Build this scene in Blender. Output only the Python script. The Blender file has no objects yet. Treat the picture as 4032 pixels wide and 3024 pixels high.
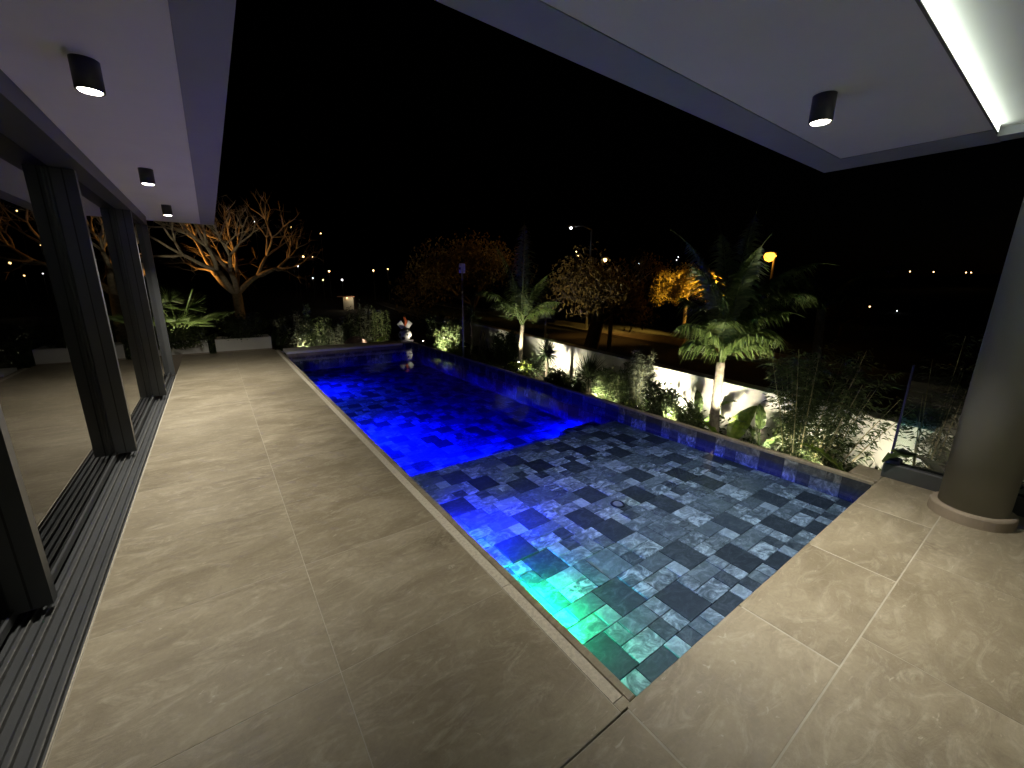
import bpy, math, random
from mathutils import Vector, Matrix

random.seed(7)
SC = bpy.context.scene
COL = SC.collection
rnd = random.random
U = random.uniform
PI = math.pi

# ------------------------------------------------------------------ camera, sky, exposure
F_PX, IMG_W, IMG_H = 1604.385, 4032.0, 3024.0
CAM = Vector((0.0, 0.0, 1.55))
CAM_R = Matrix(((0.810760248, 0.130332828, -0.570684829),
                (-0.585259153, 0.200150110, -0.785755469),
                (0.011812899, 0.971057819, 0.238552233)))
cam_data = bpy.data.cameras.new('camera')
cam_data.sensor_width = 36.0
cam_data.lens = 36.0 * F_PX / IMG_W
cam_data.clip_start = 0.05
cam_data.clip_end = 2000.0
cam = bpy.data.objects.new('camera', cam_data)
COL.objects.link(cam)
cam.matrix_world = Matrix.Translation(CAM) @ CAM_R.to_4x4()
SC.camera = cam

world = bpy.data.worlds.new('World')
SC.world = world
world.use_nodes = True
wn = world.node_tree.nodes
wbg = wn['Background']
sky = wn.new('ShaderNodeTexSky')
sky.sky_type = 'NISHITA'
sky.sun_disc = False
sky.sun_elevation = math.radians(-5.0)
sky.sun_rotation = math.radians(150.0)
world.node_tree.links.new(sky.outputs['Color'], wbg.inputs['Color'])
wbg.inputs['Strength'].default_value = 0.010

vs = SC.view_settings
vs.view_transform = 'Standard'
vs.look = 'None'
vs.exposure = 1.0
vs.gamma = 1.0
vs.use_curve_mapping = False
cy = SC.cycles
cy.use_denoising = True
cy.max_bounces = 8
cy.diffuse_bounces = 4
cy.glossy_bounces = 4
cy.transmission_bounces = 4
cy.transparent_max_bounces = 24
cy.caustics_reflective = False
cy.caustics_refractive = False
cy.sample_clamp_indirect = 3.0


def at(px, py, depth):
    """the point seen at a photograph pixel, DEPTH metres in front of the camera"""
    return CAM + CAM_R @ Vector(((px - IMG_W / 2), (IMG_H / 2 - py), -F_PX)) * (depth / F_PX)


def on_plane(px, py, axis, val):
    d = CAM_R @ Vector(((px - IMG_W / 2), (IMG_H / 2 - py), -F_PX))
    return CAM + d * ((val - CAM[axis]) / d[axis])


# ------------------------------------------------------------------ materials
def nodes_of(name):
    m = bpy.data.materials.new(name)
    m.use_nodes = True
    return m, m.node_tree.nodes, m.node_tree.links, m.node_tree.nodes['Principled BSDF']


def ramp(n, stops):
    r = n.new('ShaderNodeValToRGB')
    el = r.color_ramp.elements
    el[0].position, el[0].color = stops[0][0], (*stops[0][1], 1)
    el[1].position, el[1].color = stops[-1][0], (*stops[-1][1], 1)
    for p, c in stops[1:-1]:
        e = el.new(p)
        e.color = (*c, 1)
    return r


def noise(n, l, vec, scale, detail=5.0, rough=0.55, dist=0.0):
    t = n.new('ShaderNodeTexNoise')
    t.inputs['Scale'].default_value = scale
    t.inputs['Detail'].default_value = detail
    t.inputs['Roughness'].default_value = rough
    t.inputs['Distortion'].default_value = dist
    l.new(vec, t.inputs['Vector'])
    return t


def mathn(n, l, op, a, b=None, clamp=False):
    m = n.new('ShaderNodeMath')
    m.operation = op
    m.use_clamp = clamp
    for i, v in enumerate((a, b)):
        if v is None:
            continue
        if isinstance(v, (int, float)):
            m.inputs[i].default_value = v
        else:
            l.new(v, m.inputs[i])
    return m.outputs[0]


def mixc(n, l, fac, a, b, mode='MIX'):
    m = n.new('ShaderNodeMix')
    m.data_type = 'RGBA'
    m.blend_type = mode
    for sock, v in ((m.inputs[0], fac), (m.inputs[6], a), (m.inputs[7], b)):
        if isinstance(v, (int, float)):
            sock.default_value = v
        elif isinstance(v, tuple):
            sock.default_value = (*v, 1) if len(v) == 3 else v
        else:
            l.new(v, sock)
    return m.outputs[2]


def mapping(n, l, vec, scale=(1, 1, 1), rot=(0, 0, 0), loc=(0, 0, 0)):
    mp = n.new('ShaderNodeMapping')
    mp.inputs['Scale'].default_value = scale
    mp.inputs['Rotation'].default_value = rot
    mp.inputs['Location'].default_value = loc
    l.new(vec, mp.inputs['Vector'])
    return mp.outputs[0]


def bump(n, l, height, strength, dist, p):
    b = n.new('ShaderNodeBump')
    b.inputs['Strength'].default_value = strength
    b.inputs['Distance'].default_value = dist
    l.new(height, b.inputs['Height'])
    l.new(b.outputs[0], p.inputs['Normal'])
    return b


def simple(name, col, rough=0.6, metal=0.0, var=0.12, scale=6.0, bump_s=0.15, spec=0.5):
    m, n, l, p = nodes_of(name)
    pos = n.new('ShaderNodeNewGeometry').outputs['Position']
    t = noise(n, l, pos, scale, 6, 0.6)
    lo = tuple(c * (1 - var) for c in col)
    hi = tuple(min(1, c * (1 + var)) for c in col)
    r = ramp(n, [(0.3, lo), (0.7, hi)])
    l.new(t.outputs['Fac'], r.inputs['Fac'])
    l.new(r.outputs['Color'], p.inputs['Base Color'])
    p.inputs['Roughness'].default_value = rough
    p.inputs['Metallic'].default_value = metal
    p.inputs['Specular IOR Level'].default_value = spec
    if bump_s > 0:
        t2 = noise(n, l, pos, scale * 12, 4, 0.6)
        bump(n, l, t2.outputs['Fac'], bump_s, 0.004, p)
    return m


def stone_floor_mat():
    m, n, l, p = nodes_of('terrace_porcelain')
    geo = n.new('ShaderNodeNewGeometry')
    oi = n.new('ShaderNodeObjectInfo')
    sv = n.new('ShaderNodeVectorMath')
    sv.operation = 'SCALE'
    sv.inputs[0].default_value = (7.3, 3.1, 0)
    l.new(oi.outputs['Random'], sv.inputs['Scale'])
    ad = n.new('ShaderNodeVectorMath')
    ad.operation = 'ADD'
    l.new(geo.outputs['Position'], ad.inputs[0])
    l.new(sv.outputs[0], ad.inputs[1])
    pos = ad.outputs[0]
    cloud = noise(n, l, mapping(n, l, pos, (1.6, 2.6, 1), (0, 0, 0.3)), 1.3, 8, 0.62, 0.6)
    streak = noise(n, l, mapping(n, l, pos, (2.2, 5.5, 1), (0, 0, 0.25)), 2.0, 8, 0.72, 1.6)
    fine = noise(n, l, pos, 46.0, 5, 0.7)
    c1 = ramp(n, [(0.28, (0.190, 0.161, 0.108)), (0.5, (0.255, 0.220, 0.152)), (0.72, (0.335, 0.296, 0.212))])
    l.new(cloud.outputs['Fac'], c1.inputs['Fac'])
    s1 = ramp(n, [(0.50, (0, 0, 0)), (0.68, (1, 1, 1))])
    l.new(streak.outputs['Fac'], s1.inputs['Fac'])
    col = mixc(n, l, mathn(n, l, 'MULTIPLY', s1.outputs['Color'], 0.55), c1.outputs['Color'], (0.43, 0.39, 0.295))
    s2 = ramp(n, [(0.30, (1, 1, 1)), (0.44, (0, 0, 0))])
    l.new(streak.outputs['Fac'], s2.inputs['Fac'])
    col = mixc(n, l, mathn(n, l, 'MULTIPLY', s2.outputs['Color'], 0.42), col, (0.160, 0.134, 0.096))
    # pale chips and flecks printed in the stone
    fl = noise(n, l, mapping(n, l, pos, (9, 24, 1), (0, 0, 0.35)), 1.6, 4, 0.6, 0.8)
    s3 = ramp(n, [(0.66, (0, 0, 0)), (0.72, (1, 1, 1))])
    l.new(fl.outputs['Fac'], s3.inputs['Fac'])
    col = mixc(n, l, mathn(n, l, 'MULTIPLY', s3.outputs['Color'], 0.5), col, (0.52, 0.48, 0.39))
    # brown spill stain by the overflow slot
    for sx, sy, rr, amt in ((0.955, 2.06, 0.17, 0.55), (3.43, 0.27, 0.16, 0.3), (0.55, 1.95, 0.10, 0.18)):
        vd = n.new('ShaderNodeVectorMath')
        vd.operation = 'DISTANCE'
        l.new(geo.outputs['Position'], vd.inputs[0])
        vd.inputs[1].default_value = (sx, sy, 0)
        near = mathn(n, l, 'SUBTRACT', 1.0, mathn(n, l, 'DIVIDE', vd.outputs['Value'], rr), True)
        sn = noise(n, l, geo.outputs['Position'], 17.0, 5, 0.6, 1.5)
        sm = ramp(n, [(0.42, (0, 0, 0)), (0.62, (1, 1, 1))])
        l.new(sn.outputs['Fac'], sm.inputs['Fac'])
        k = mathn(n, l, 'MULTIPLY', mathn(n, l, 'MULTIPLY', near, sm.outputs['Color']), amt * 2, True)
        col = mixc(n, l, k, col, (0.11, 0.09, 0.06))
    fr = ramp(n, [(0.3, (0.90, 0.90, 0.90)), (0.7, (1.08, 1.08, 1.08))])
    l.new(fine.outputs['Fac'], fr.inputs['Fac'])
    col = mixc(n, l, 1.0, col, fr.outputs['Color'], 'MULTIPLY')
    tv = ramp(n, [(0.0, (0.90, 0.89, 0.87)), (1.0, (1.10, 1.10, 1.11))])
    l.new(oi.outputs['Random'], tv.inputs['Fac'])
    col = mixc(n, l, 1.0, col, tv.outputs['Color'], 'MULTIPLY')
    l.new(col, p.inputs['Base Color'])
    rr = ramp(n, [(0.3, (0.42, 0.42, 0.42)), (0.7, (0.60, 0.60, 0.60))])
    l.new(cloud.outputs['Fac'], rr.inputs['Fac'])
    l.new(rr.outputs['Color'], p.inputs['Roughness'])
    p.inputs['Specular IOR Level'].default_value = 0.4
    h = mathn(n, l, 'ADD', mathn(n, l, 'MULTIPLY', streak.outputs['Fac'], 1.0), mathn(n, l, 'MULTIPLY', fine.outputs['Fac'], 0.35))
    bump(n, l, h, 0.6, 0.006, p)
    return m


def pool_tile_mat():
    m, n, l, p = nodes_of('slate_pool_tile')
    at_ = n.new('ShaderNodeAttribute')
    at_.attribute_name = 'tone'
    sep = n.new('ShaderNodeSeparateColor')
    l.new(at_.outputs['Color'], sep.inputs[0])
    tone, vein, seed = sep.outputs[0], sep.outputs[1], sep.outputs[2]
    geo = n.new('ShaderNodeNewGeometry')
    sv = n.new('ShaderNodeVectorMath')
    sv.operation = 'SCALE'
    sv.inputs[0].default_value = (37, 53, 11)
    l.new(seed, sv.inputs['Scale'])
    ad = n.new('ShaderNodeVectorMath')
    ad.operation = 'ADD'
    l.new(geo.outputs['Position'], ad.inputs[0])
    l.new(sv.outputs[0], ad.inputs[1])
    pos = ad.outputs[0]
    a = noise(n, l, mapping(n, l, pos, (1, 1.6, 1), (0, 0, 0.5)), 9.0, 8, 0.66, 1.6)
    b = noise(n, l, pos, 30.0, 6, 0.7, 0.5)
    sa = ramp(n, [(0.40, (0, 0, 0)), (0.52, (0.30, 0.30, 0.30)), (0.64, (1, 1, 1))])
    l.new(a.outputs['Fac'], sa.inputs['Fac'])
    base = ramp(n, [(0.0, (0.012, 0.014, 0.016)), (0.15, (0.032, 0.037, 0.038)), (0.4, (0.105, 0.120, 0.118)), (1.0, (0.46, 0.49, 0.47))])
    l.new(tone, base.inputs['Fac'])
    k = mathn(n, l, 'MULTIPLY', mathn(n, l, 'MULTIPLY', sa.outputs['Color'], vein), 1.7, True)
    col = mixc(n, l, k, base.outputs['Color'], (0.55, 0.58, 0.56))
    fr = ramp(n, [(0.25, (0.72, 0.72, 0.72)), (0.75, (1.25, 1.25, 1.25))])
    l.new(b.outputs['Fac'], fr.inputs['Fac'])
    col = mixc(n, l, 1.0, col, fr.outputs['Color'], 'MULTIPLY')
    l.new(col, p.inputs['Base Color'])
    p.inputs['Roughness'].default_value = 0.55
    bump(n, l, a.outputs['Fac'], 0.5, 0.006, p)
    return m


def water_mat():
    m = bpy.data.materials.new('pool_water')
    m.use_nodes = True
    n, l = m.node_tree.nodes, m.node_tree.links
    n.remove(n['Principled BSDF'])
    out = n['Material Output']
    geo = n.new('ShaderNodeNewGeometry')
    t = noise(n, l, geo.outputs['Position'], 2.2, 3, 0.5, 0.6)
    t2 = noise(n, l, geo.outputs['Position'], 7.0, 2, 0.5, 0.3)
    h = mathn(n, l, 'ADD', t.outputs['Fac'], mathn(n, l, 'MULTIPLY', t2.outputs['Fac'], 0.25))
    b = n.new('ShaderNodeBump')
    b.inputs['Strength'].default_value = 0.10
    b.inputs['Distance'].default_value = 0.02
    l.new(h, b.inputs['Height'])
    fr = n.new('ShaderNodeFresnel')
    fr.inputs['IOR'].default_value = 1.33
    tr = n.new('ShaderNodeBsdfTransparent')
    tr.inputs['Color'].default_value = (0.88, 0.95, 0.98, 1)
    gl = n.new('ShaderNodeBsdfGlossy')
    gl.inputs['Roughness'].default_value = 0.02
    l.new(b.outputs[0], gl.inputs['Normal'])
    mx = n.new('ShaderNodeMixShader')
    l.new(fr.outputs[0], mx.inputs[0])
    l.new(tr.outputs[0], mx.inputs[1])
    l.new(gl.outputs[0], mx.inputs[2])
    l.new(mx.outputs[0], out.inputs['Surface'])
    va = n.new('ShaderNodeVolumeAbsorption')
    va.inputs['Color'].default_value = (0.0, 0.36, 0.95, 1)
    va.inputs['Density'].default_value = 1.5
    l.new(va.outputs[0], out.inputs['Volume'])
    return m


def glass_mat(name, tint, gain=1.0):
    m = bpy.data.materials.new(name)
    m.use_nodes = True
    n, l = m.node_tree.nodes, m.node_tree.links
    n.remove(n['Principled BSDF'])
    out = n['Material Output']
    fr = n.new('ShaderNodeFresnel')
    fr.inputs['IOR'].default_value = 1.52
    k = mathn(n, l, 'MULTIPLY', fr.outputs[0], gain, True)
    tr = n.new('ShaderNodeBsdfTransparent')
    tr.inputs['Color'].default_value = (*tint, 1)
    gl = n.new('ShaderNodeBsdfGlossy')
    gl.inputs['Roughness'].default_value = 0.0
    mx = n.new('ShaderNodeMixShader')
    l.new(k, mx.inputs[0])
    l.new(tr.outputs[0], mx.inputs[1])
    l.new(gl.outputs[0], mx.inputs[2])
    l.new(mx.outputs[0], out.inputs['Surface'])
    return m


def emit(name, col, strength):
    m, n, l, p = nodes_of(name)
    p.inputs['Base Color'].default_value = (0.8, 0.8, 0.8, 1)
    p.inputs['Emission Color'].default_value = (*col, 1)
    p.inputs['Emission Strength'].default_value = strength
    return m


def leaf_mat(name, dark, light, trans=0.35, rough=0.5):
    m = bpy.data.materials.new(name)
    m.use_nodes = True
    n, l = m.node_tree.nodes, m.node_tree.links
    p = n['Principled BSDF']
    geo = n.new('ShaderNodeNewGeometry')
    r = ramp(n, [(0.0, dark), (1.0, light)])
    l.new(geo.outputs['Random Per Island'], r.inputs['Fac'])
    t = noise(n, l, geo.outputs['Position'], 25.0, 3, 0.6)
    fr = ramp(n, [(0.3, (0.75, 0.75, 0.75)), (0.7, (1.2, 1.2, 1.2))])
    l.new(t.outputs['Fac'], fr.inputs['Fac'])
    col = mixc(n, l, 1.0, r.outputs['Color'], fr.outputs['Color'], 'MULTIPLY')
    l.new(col, p.inputs['Base Color'])
    p.inputs['Roughness'].default_value = rough
    tl = n.new('ShaderNodeBsdfTranslucent')
    l.new(col, tl.inputs['Color'])
    mx = n.new('ShaderNodeMixShader')
    mx.inputs[0].default_value = trans
    l.new(p.outputs[0], mx.inputs[1])
    l.new(tl.outputs[0], mx.inputs[2])
    l.new(mx.outputs[0], n['Material Output'].inputs['Surface'])
    return m


M = {}
M['floor'] = stone_floor_mat()
M['grout'] = simple('pale_grout', (0.40, 0.37, 0.30), 0.85, var=0.1, scale=9)
M['strip'] = simple('speckled_stone', (0.50, 0.46, 0.37), 0.8, var=0.2, scale=60)
M['tile'] = pool_tile_mat()
M['pgrout'] = simple('grey_pool_grout', (0.36, 0.39, 0.39), 0.8, var=0.1)
M['water'] = water_mat()
M['ceil'] = simple('white_ceiling_paint', (0.79, 0.80, 0.80), 0.8, var=0.03, scale=2, bump_s=0.05)
M['band'] = simple('grey_render_band', (0.31, 0.32, 0.33), 0.85, var=0.04, scale=3, bump_s=0.1)
M['white'] = simple('white_masonry_paint', (0.74, 0.72, 0.66), 0.85, var=0.07, scale=3, bump_s=0.35)
M['planter'] = simple('white_planter_render', (0.72, 0.71, 0.67), 0.85, var=0.06, scale=3, bump_s=0.25)
M['column'] = simple('taupe_column_paint', (0.225, 0.225, 0.190), 0.75, var=0.05, scale=3, bump_s=0.15)
M['plinth'] = simple('plinth_stone', (0.30, 0.25, 0.19), 0.6, var=0.1, scale=8, bump_s=0.2)
M['alu'] = simple('anthracite_aluminium', (0.080, 0.085, 0.090), 0.36, 0.3, var=0.08, scale=4, bump_s=0.05)
M['alu_light'] = simple('worn_aluminium_rail', (0.20, 0.20, 0.20), 0.4, 0.6, var=0.2, scale=30, bump_s=0.1)
M['rail'] = simple('worn_track_rail', (0.11, 0.11, 0.105), 0.5, 0.2, var=0.3, scale=30, bump_s=0.1)
M['black'] = simple('black_gasket', (0.012, 0.012, 0.012), 0.7, var=0.1)
M['glass'] = glass_mat('door_glass', (0.55, 0.60, 0.58), 1.2)
M['clear'] = glass_mat('fence_glass', (0.78, 0.84, 0.82), 1.5)
M['lamp_body'] = simple('anthracite_lamp_housing', (0.050, 0.050, 0.050), 0.45, 0.3, var=0.1, scale=20, bump_s=0.05)
M['lens'] = emit('lit_lamp_lens', (1.0, 0.93, 0.80), 14.0)
M['led'] = emit('led_strip_diffuser', (0.90, 1.0, 0.84), 3.0)
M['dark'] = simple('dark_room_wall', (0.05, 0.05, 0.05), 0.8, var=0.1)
M['soil'] = simple('garden_soil', (0.060, 0.045, 0.030), 0.95, var=0.4, scale=30, bump_s=0.8)
M['ground'] = simple('dark_scrub_ground', (0.020, 0.018, 0.012), 0.95, var=0.4, scale=0.7, bump_s=0.6)
M['road'] = simple('asphalt', (0.055, 0.053, 0.050), 0.85, var=0.15, scale=3, bump_s=0.3)
M['pave'] = simple('pavement_concrete', (0.26, 0.24, 0.21), 0.85, var=0.12, scale=3, bump_s=0.3)
M['bark'] = simple('pale_bark', (0.30, 0.24, 0.17), 0.9, var=0.35, scale=14, bump_s=0.8)
M['bark_dark'] = simple('dark_bark', (0.085, 0.062, 0.042), 0.95, var=0.35, scale=10, bump_s=0.8)
M['palm_bark'] = simple('palm_bark', (0.26, 0.22, 0.17), 0.9, var=0.4, scale=22, bump_s=1.0)
M['stem'] = simple('plant_stem', (0.13, 0.13, 0.06), 0.7, var=0.3, scale=20)
M['cane'] = simple('bamboo_cane', (0.34, 0.31, 0.16), 0.5, var=0.25, scale=18)
M['leaf'] = leaf_mat('shrub_leaf', (0.045, 0.075, 0.022), (0.14, 0.175, 0.065))
M['leaf_dk'] = leaf_mat('dark_shrub_leaf', (0.032, 0.052, 0.020), (0.095, 0.120, 0.050))
M['leaf_grey'] = leaf_mat('grey_green_leaf', (0.05, 0.062, 0.042), (0.145, 0.155, 0.105), 0.25)
M['leaf_lime'] = leaf_mat('lime_leaf', (0.11, 0.16, 0.020), (0.26, 0.30, 0.050), 0.4)
M['palm'] = leaf_mat('palm_leaflet', (0.070, 0.115, 0.032), (0.180, 0.235, 0.075), 0.4)
M['yucca'] = leaf_mat('yucca_leaf', (0.025, 0.045, 0.020), (0.075, 0.105, 0.050), 0.2)
M['banana'] = leaf_mat('banana_leaf', (0.10, 0.16, 0.022), (0.19, 0.25, 0.04), 0.45, 0.4)
M['banana_dk'] = leaf_mat('broad_leaf', (0.045, 0.08, 0.022), (0.10, 0.14, 0.04), 0.4, 0.4)
M['dry'] = leaf_mat('autumn_leaf', (0.11, 0.075, 0.020), (0.25, 0.17, 0.045), 0.3)
M['gold'] = leaf_mat('golden_leaf', (0.28, 0.20, 0.04), (0.50, 0.38, 0.09), 0.3)
M['grass'] = leaf_mat('grass_blade', (0.07, 0.11, 0.02), (0.22, 0.26, 0.06), 0.4)
M['steel'] = simple('galvanised_steel', (0.34, 0.34, 0.35), 0.45, 0.6, var=0.1, scale=12)
M['plastic'] = simple('white_plastic', (0.75, 0.75, 0.75), 0.5, var=0.03)
M['wood'] = simple('dark_wood', (0.055, 0.040, 0.028), 0.8, var=0.3, scale=20)
M['ceramic'] = simple('white_glaze', (0.74, 0.73, 0.74), 0.3, var=0.06, bump_s=0.05)
M['ceramic_black'] = simple('black_glaze', (0.015, 0.015, 0.016), 0.3, var=0.1, bump_s=0.05)
M['ceramic_red'] = simple('orange_glaze', (0.62, 0.13, 0.05), 0.35, var=0.1, bump_s=0.05)
M['rock'] = simple('pink_rock', (0.30, 0.20, 0.17), 0.9, var=0.25, scale=9, bump_s=0.8)
M['fabric'] = simple('navy_cap', (0.02, 0.02, 0.10), 0.5, var=0.1)
M['sodium'] = emit('sodium_lamp_glow', (1.0, 0.36, 0.03), 3.0)
M['warm'] = emit('warm_far_lamp', (1.0, 0.60, 0.22), 6.0)
M['cool'] = emit('white_far_lamp', (0.95, 0.97, 1.0), 6.0)
M['lit_wall'] = simple('cream_house_wall', (0.70, 0.65, 0.52), 0.8, var=0.08)
M['roof'] = simple('terracotta_roof', (0.30, 0.14, 0.08), 0.85, var=0.2)
M['sign_back'] = simple('grey_sign_sheet', (0.30, 0.30, 0.30), 0.5, 0.4, var=0.05)
M['sign_red'] = simple('red_sign_border', (0.45, 0.04, 0.03), 0.5, var=0.05)


# ------------------------------------------------------------------ mesh helpers
class MB:
    def __init__(s):
        s.v, s.f, s.tone = [], [], []

    def add(s, vs, fs, tone=None):
        o = len(s.v)
        s.v += [tuple(q) for q in vs]
        s.f += [tuple(i + o for i in q) for q in fs]
        if tone is not None:
            s.tone += [tone] * len(vs)

    def box(s, x0, x1, y0, y1, z0, z1, tone=None):
        vs = [(x, y, z) for z in (z0, z1) for y in (y0, y1) for x in (x0, x1)]
        s.add(vs, [(0, 2, 3, 1), (4, 5, 7, 6), (0, 1, 5, 4), (2, 6, 7, 3), (0, 4, 6, 2), (1, 3, 7, 5)], tone)

    def slab(s, x0, x1, y0, y1, z0, z1, b=0.004, tone=None):
        """a box with a chamfered upper rim"""
        vs = [(x0, y0, z0), (x1, y0, z0), (x1, y1, z0), (x0, y1, z0),
              (x0, y0, z1 - b), (x1, y0, z1 - b), (x1, y1, z1 - b), (x0, y1, z1 - b),
              (x0 + b, y0 + b, z1), (x1 - b, y0 + b, z1), (x1 - b, y1 - b, z1), (x0 + b, y1 - b, z1)]
        fs = [(3, 2, 1, 0), (8, 9, 10, 11)]
        for i in range(4):
            j = (i + 1) % 4
            fs += [(i, j, j + 4, i + 4), (i + 4, j + 4, j + 8, i + 8)]
        s.add(vs, fs, tone)

    def prism(s, poly, h0, h1, axis=2):
        """poly: 2-D points; extruded along axis"""
        n = len(poly)

        def mk(a, b, h):
            return (a, b, h) if axis == 2 else ((a, h, b) if axis == 1 else (h, a, b))
        vs = [mk(a, b, h0) for a, b in poly] + [mk(a, b, h1) for a, b in poly]
        fs = [tuple(range(n - 1, -1, -1)), tuple(range(n, 2 * n))]
        fs += [(i, (i + 1) % n, (i + 1) % n + n, i + n) for i in range(n)]
        s.add(vs, fs)

    def lathe(s, prof, n=32, c=(0, 0, 0)):
        vs = []
        for r, z in prof:
            for i in range(n):
                a = 2 * PI * i / n
                vs.append((c[0] + r * math.cos(a), c[1] + r * math.sin(a), c[2] + z))
        fs = []
        for k in range(len(prof) - 1):
            for i in range(n):
                j = (i + 1) % n
                fs.append((k * n + i, k * n + j, (k + 1) * n + j, (k + 1) * n + i))
        fs.append(tuple(range(n - 1, -1, -1)))
        fs.append(tuple(range((len(prof) - 1) * n, len(prof) * n)))
        s.add(vs, fs)

    def tube(s, pts, rad, n=6):
        pts = [Vector(q) for q in pts]
        vs, fs = [], []
        ref = Vector((0.31, 0.17, 0.94))
        for k, q in enumerate(pts):
            d = (pts[min(k + 1, len(pts) - 1)] - pts[max(k - 1, 0)])
            if d.length < 1e-9:
                d = Vector((0, 0, 1))
            d.normalize()
            a = d.cross(ref)
            if a.length < 0.05:
                a = d.cross(Vector((1, 0, 0)))
            a.normalize()
            b = d.cross(a)
            r = rad[k] if isinstance(rad, (list, tuple)) else rad
            for i in range(n):
                t = 2 * PI * i / n
                vs.append(q + a * (r * math.cos(t)) + b * (r * math.sin(t)))
        for k in range(len(pts) - 1):
            for i in range(n):
                j = (i + 1) % n
                fs.append((k * n + i, k * n + j, (k + 1) * n + j, (k + 1) * n + i))
        fs.append(tuple(range(n - 1, -1, -1)))
        fs.append(tuple(range((len(pts) - 1) * n, len(pts) * n)))
        s.add(vs, fs)

    def blade(s, p, d, side, length, width, droop=0.3, fold=0.25):
        """one leaf: a folded, pointed, drooping blade of four faces"""
        p = Vector(p)
        d = Vector(d).normalized()
        side = Vector(side)
        side = (side - d * side.dot(d))
        if side.length < 1e-4:
            side = d.orthogonal()
        side.normalize()
        up = side.cross(d)
        if up.z < 0:
            up = -up
        m = p + d * (length * 0.5) + Vector((0, 0, -droop * length * 0.12))
        e = p + d * length + Vector((0, 0, -droop * length * 0.5))
        w = side * (width * 0.5)
        lift = up * (width * fold)
        q = p + d * (length * 0.28)
        s.add([p, q + w * 0.85 + lift, q - w * 0.85 + lift, m, m + w * 0.8 + lift * 0.8, m - w * 0.8 + lift * 0.8, e],
              [(0, 1, 4, 3), (0, 3, 5, 2), (3, 4, 6), (3, 6, 5)])

    def build(s, name, mat, parent=None, loc=(0, 0, 0), smooth=False):
        me = bpy.data.meshes.new(name)
        if loc != (0, 0, 0):
            lx, ly, lz = loc
            s.v = [(a - lx, b - ly, c - lz) for a, b, c in s.v]
        me.from_pydata(s.v, [], s.f)
        if s.tone:
            ca = me.color_attributes.new('tone', 'FLOAT_COLOR', 'POINT')
            flat = []
            for t in s.tone:
                flat += [t[0], t[1], t[2], 1.0]
            ca.data.foreach_set('color', flat)
        if smooth:
            me.polygons.foreach_set('use_smooth', [True] * len(me.polygons))
        me.materials.append(M[mat])
        o = bpy.data.objects.new(name, me)
        COL.objects.link(o)
        o.location = loc
        if parent is not None:
            o.parent = parent
            if parent.parent is not None:
                o.location = Vector(loc) - parent.location - parent.parent.location
            else:
                o.location = Vector(loc) - parent.location
        return o


def thing(name, label, cat, loc=(0, 0, 0), group=None):
    o = bpy.data.objects.new(name, None)
    o.empty_display_size = 0.1
    COL.objects.link(o)
    o.location = loc
    o['label'] = label
    o['category'] = cat
    if group:
        o['group'] = group
    return o


def tag(o, label, cat, group=None, kind=None):
    o['label'] = label
    o['category'] = cat
    if group:
        o['group'] = group
    if kind:
        o['kind'] = kind
    return o


def struct(o, label=None):
    o['kind'] = 'structure'
    if label:
        o['label'] = label
    return o


def light(name, kind, loc, energy, col, parent=None, target=None, **kw):
    d = bpy.data.lights.new(name, kind)
    d.energy = energy
    d.color = col
    for k, v in kw.items():
        setattr(d, k, v)
    o = bpy.data.objects.new(name, d)
    COL.objects.link(o)
    o.location = loc
    if target is not None:
        o.rotation_euler = (Vector(target) - Vector(loc)).to_track_quat('-Z', 'Y').to_euler()
    if parent is not None:
        o.parent = parent
        o.location = Vector(loc) - parent.location
    return o


# ------------------------------------------------------------------ terrain, road
def terrain_z(x, y):
    r = math.hypot(x, y)
    t = max(0.0, min(1.0, (r - 45) / 260.0))
    t = t * t * (3 - 2 * t)
    return -1.25 + t * (9.0 + 4.0 * math.sin(x * 0.013 + 1.0) + 3.0 * math.cos(y * 0.017))


gv, gf = [], []
NG = 90
for j in range(NG + 1):
    for i in range(NG + 1):
        a = (i / NG * 2 - 1)
        b = (j / NG * 2 - 1)
        x = math.copysign(abs(a) ** 2.2, a) * 700 + 10
        y = math.copysign(abs(b) ** 2.2, b) * 700 + 10
        gv.append((x, y, terrain_z(x, y)))
for j in range(NG):
    for i in range(NG):
        k = j * (NG + 1) + i
        gf.append((k, k + 1, k + NG + 2, k + NG + 1))
mb = MB()
mb.add(gv, gf)
struct(mb.build('ground', 'ground', smooth=True))

# street beyond the garden wall: carriageway, kerbs and pavement
road_dir = Vector((0.17, 1.0, 0)).normalized()
road_n = Vector((road_dir.y, -road_dir.x, 0))
road_c = Vector((13.2, 10.0, 0))


def along(t, s_, z):
    q = road_c + road_dir * t + road_n * s_
    return (q.x, q.y, z)


def ribbon(name, s0, s1, z0, z1, mat, parent=None, t0=-40, t1=70):
    m_ = MB()
    vs = [along(t, s_, z) for z in (z0, z1) for t in (t0, t1) for s_ in (s0, s1)]
    m_.add(vs, [(0, 2, 3, 1), (4, 5, 7, 6), (0, 1, 5, 4), (2, 6, 7, 3), (0, 4, 6, 2), (1, 3, 7, 5)])
    return m_.build(name, mat, parent)


struct(ribbon('road', -1.6, 3.6, -1.30, -1.236, 'road'))
struct(ribbon('pavement', 3.75, 6.0, -1.30, -1.11, 'pave'))
struct(ribbon('kerb', 3.602, 3.748, -1.30, -1.10, 'pave'))
struct(ribbon('verge', -3.2, -1.75, -1.30, -1.12, 'pave'))

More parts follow.
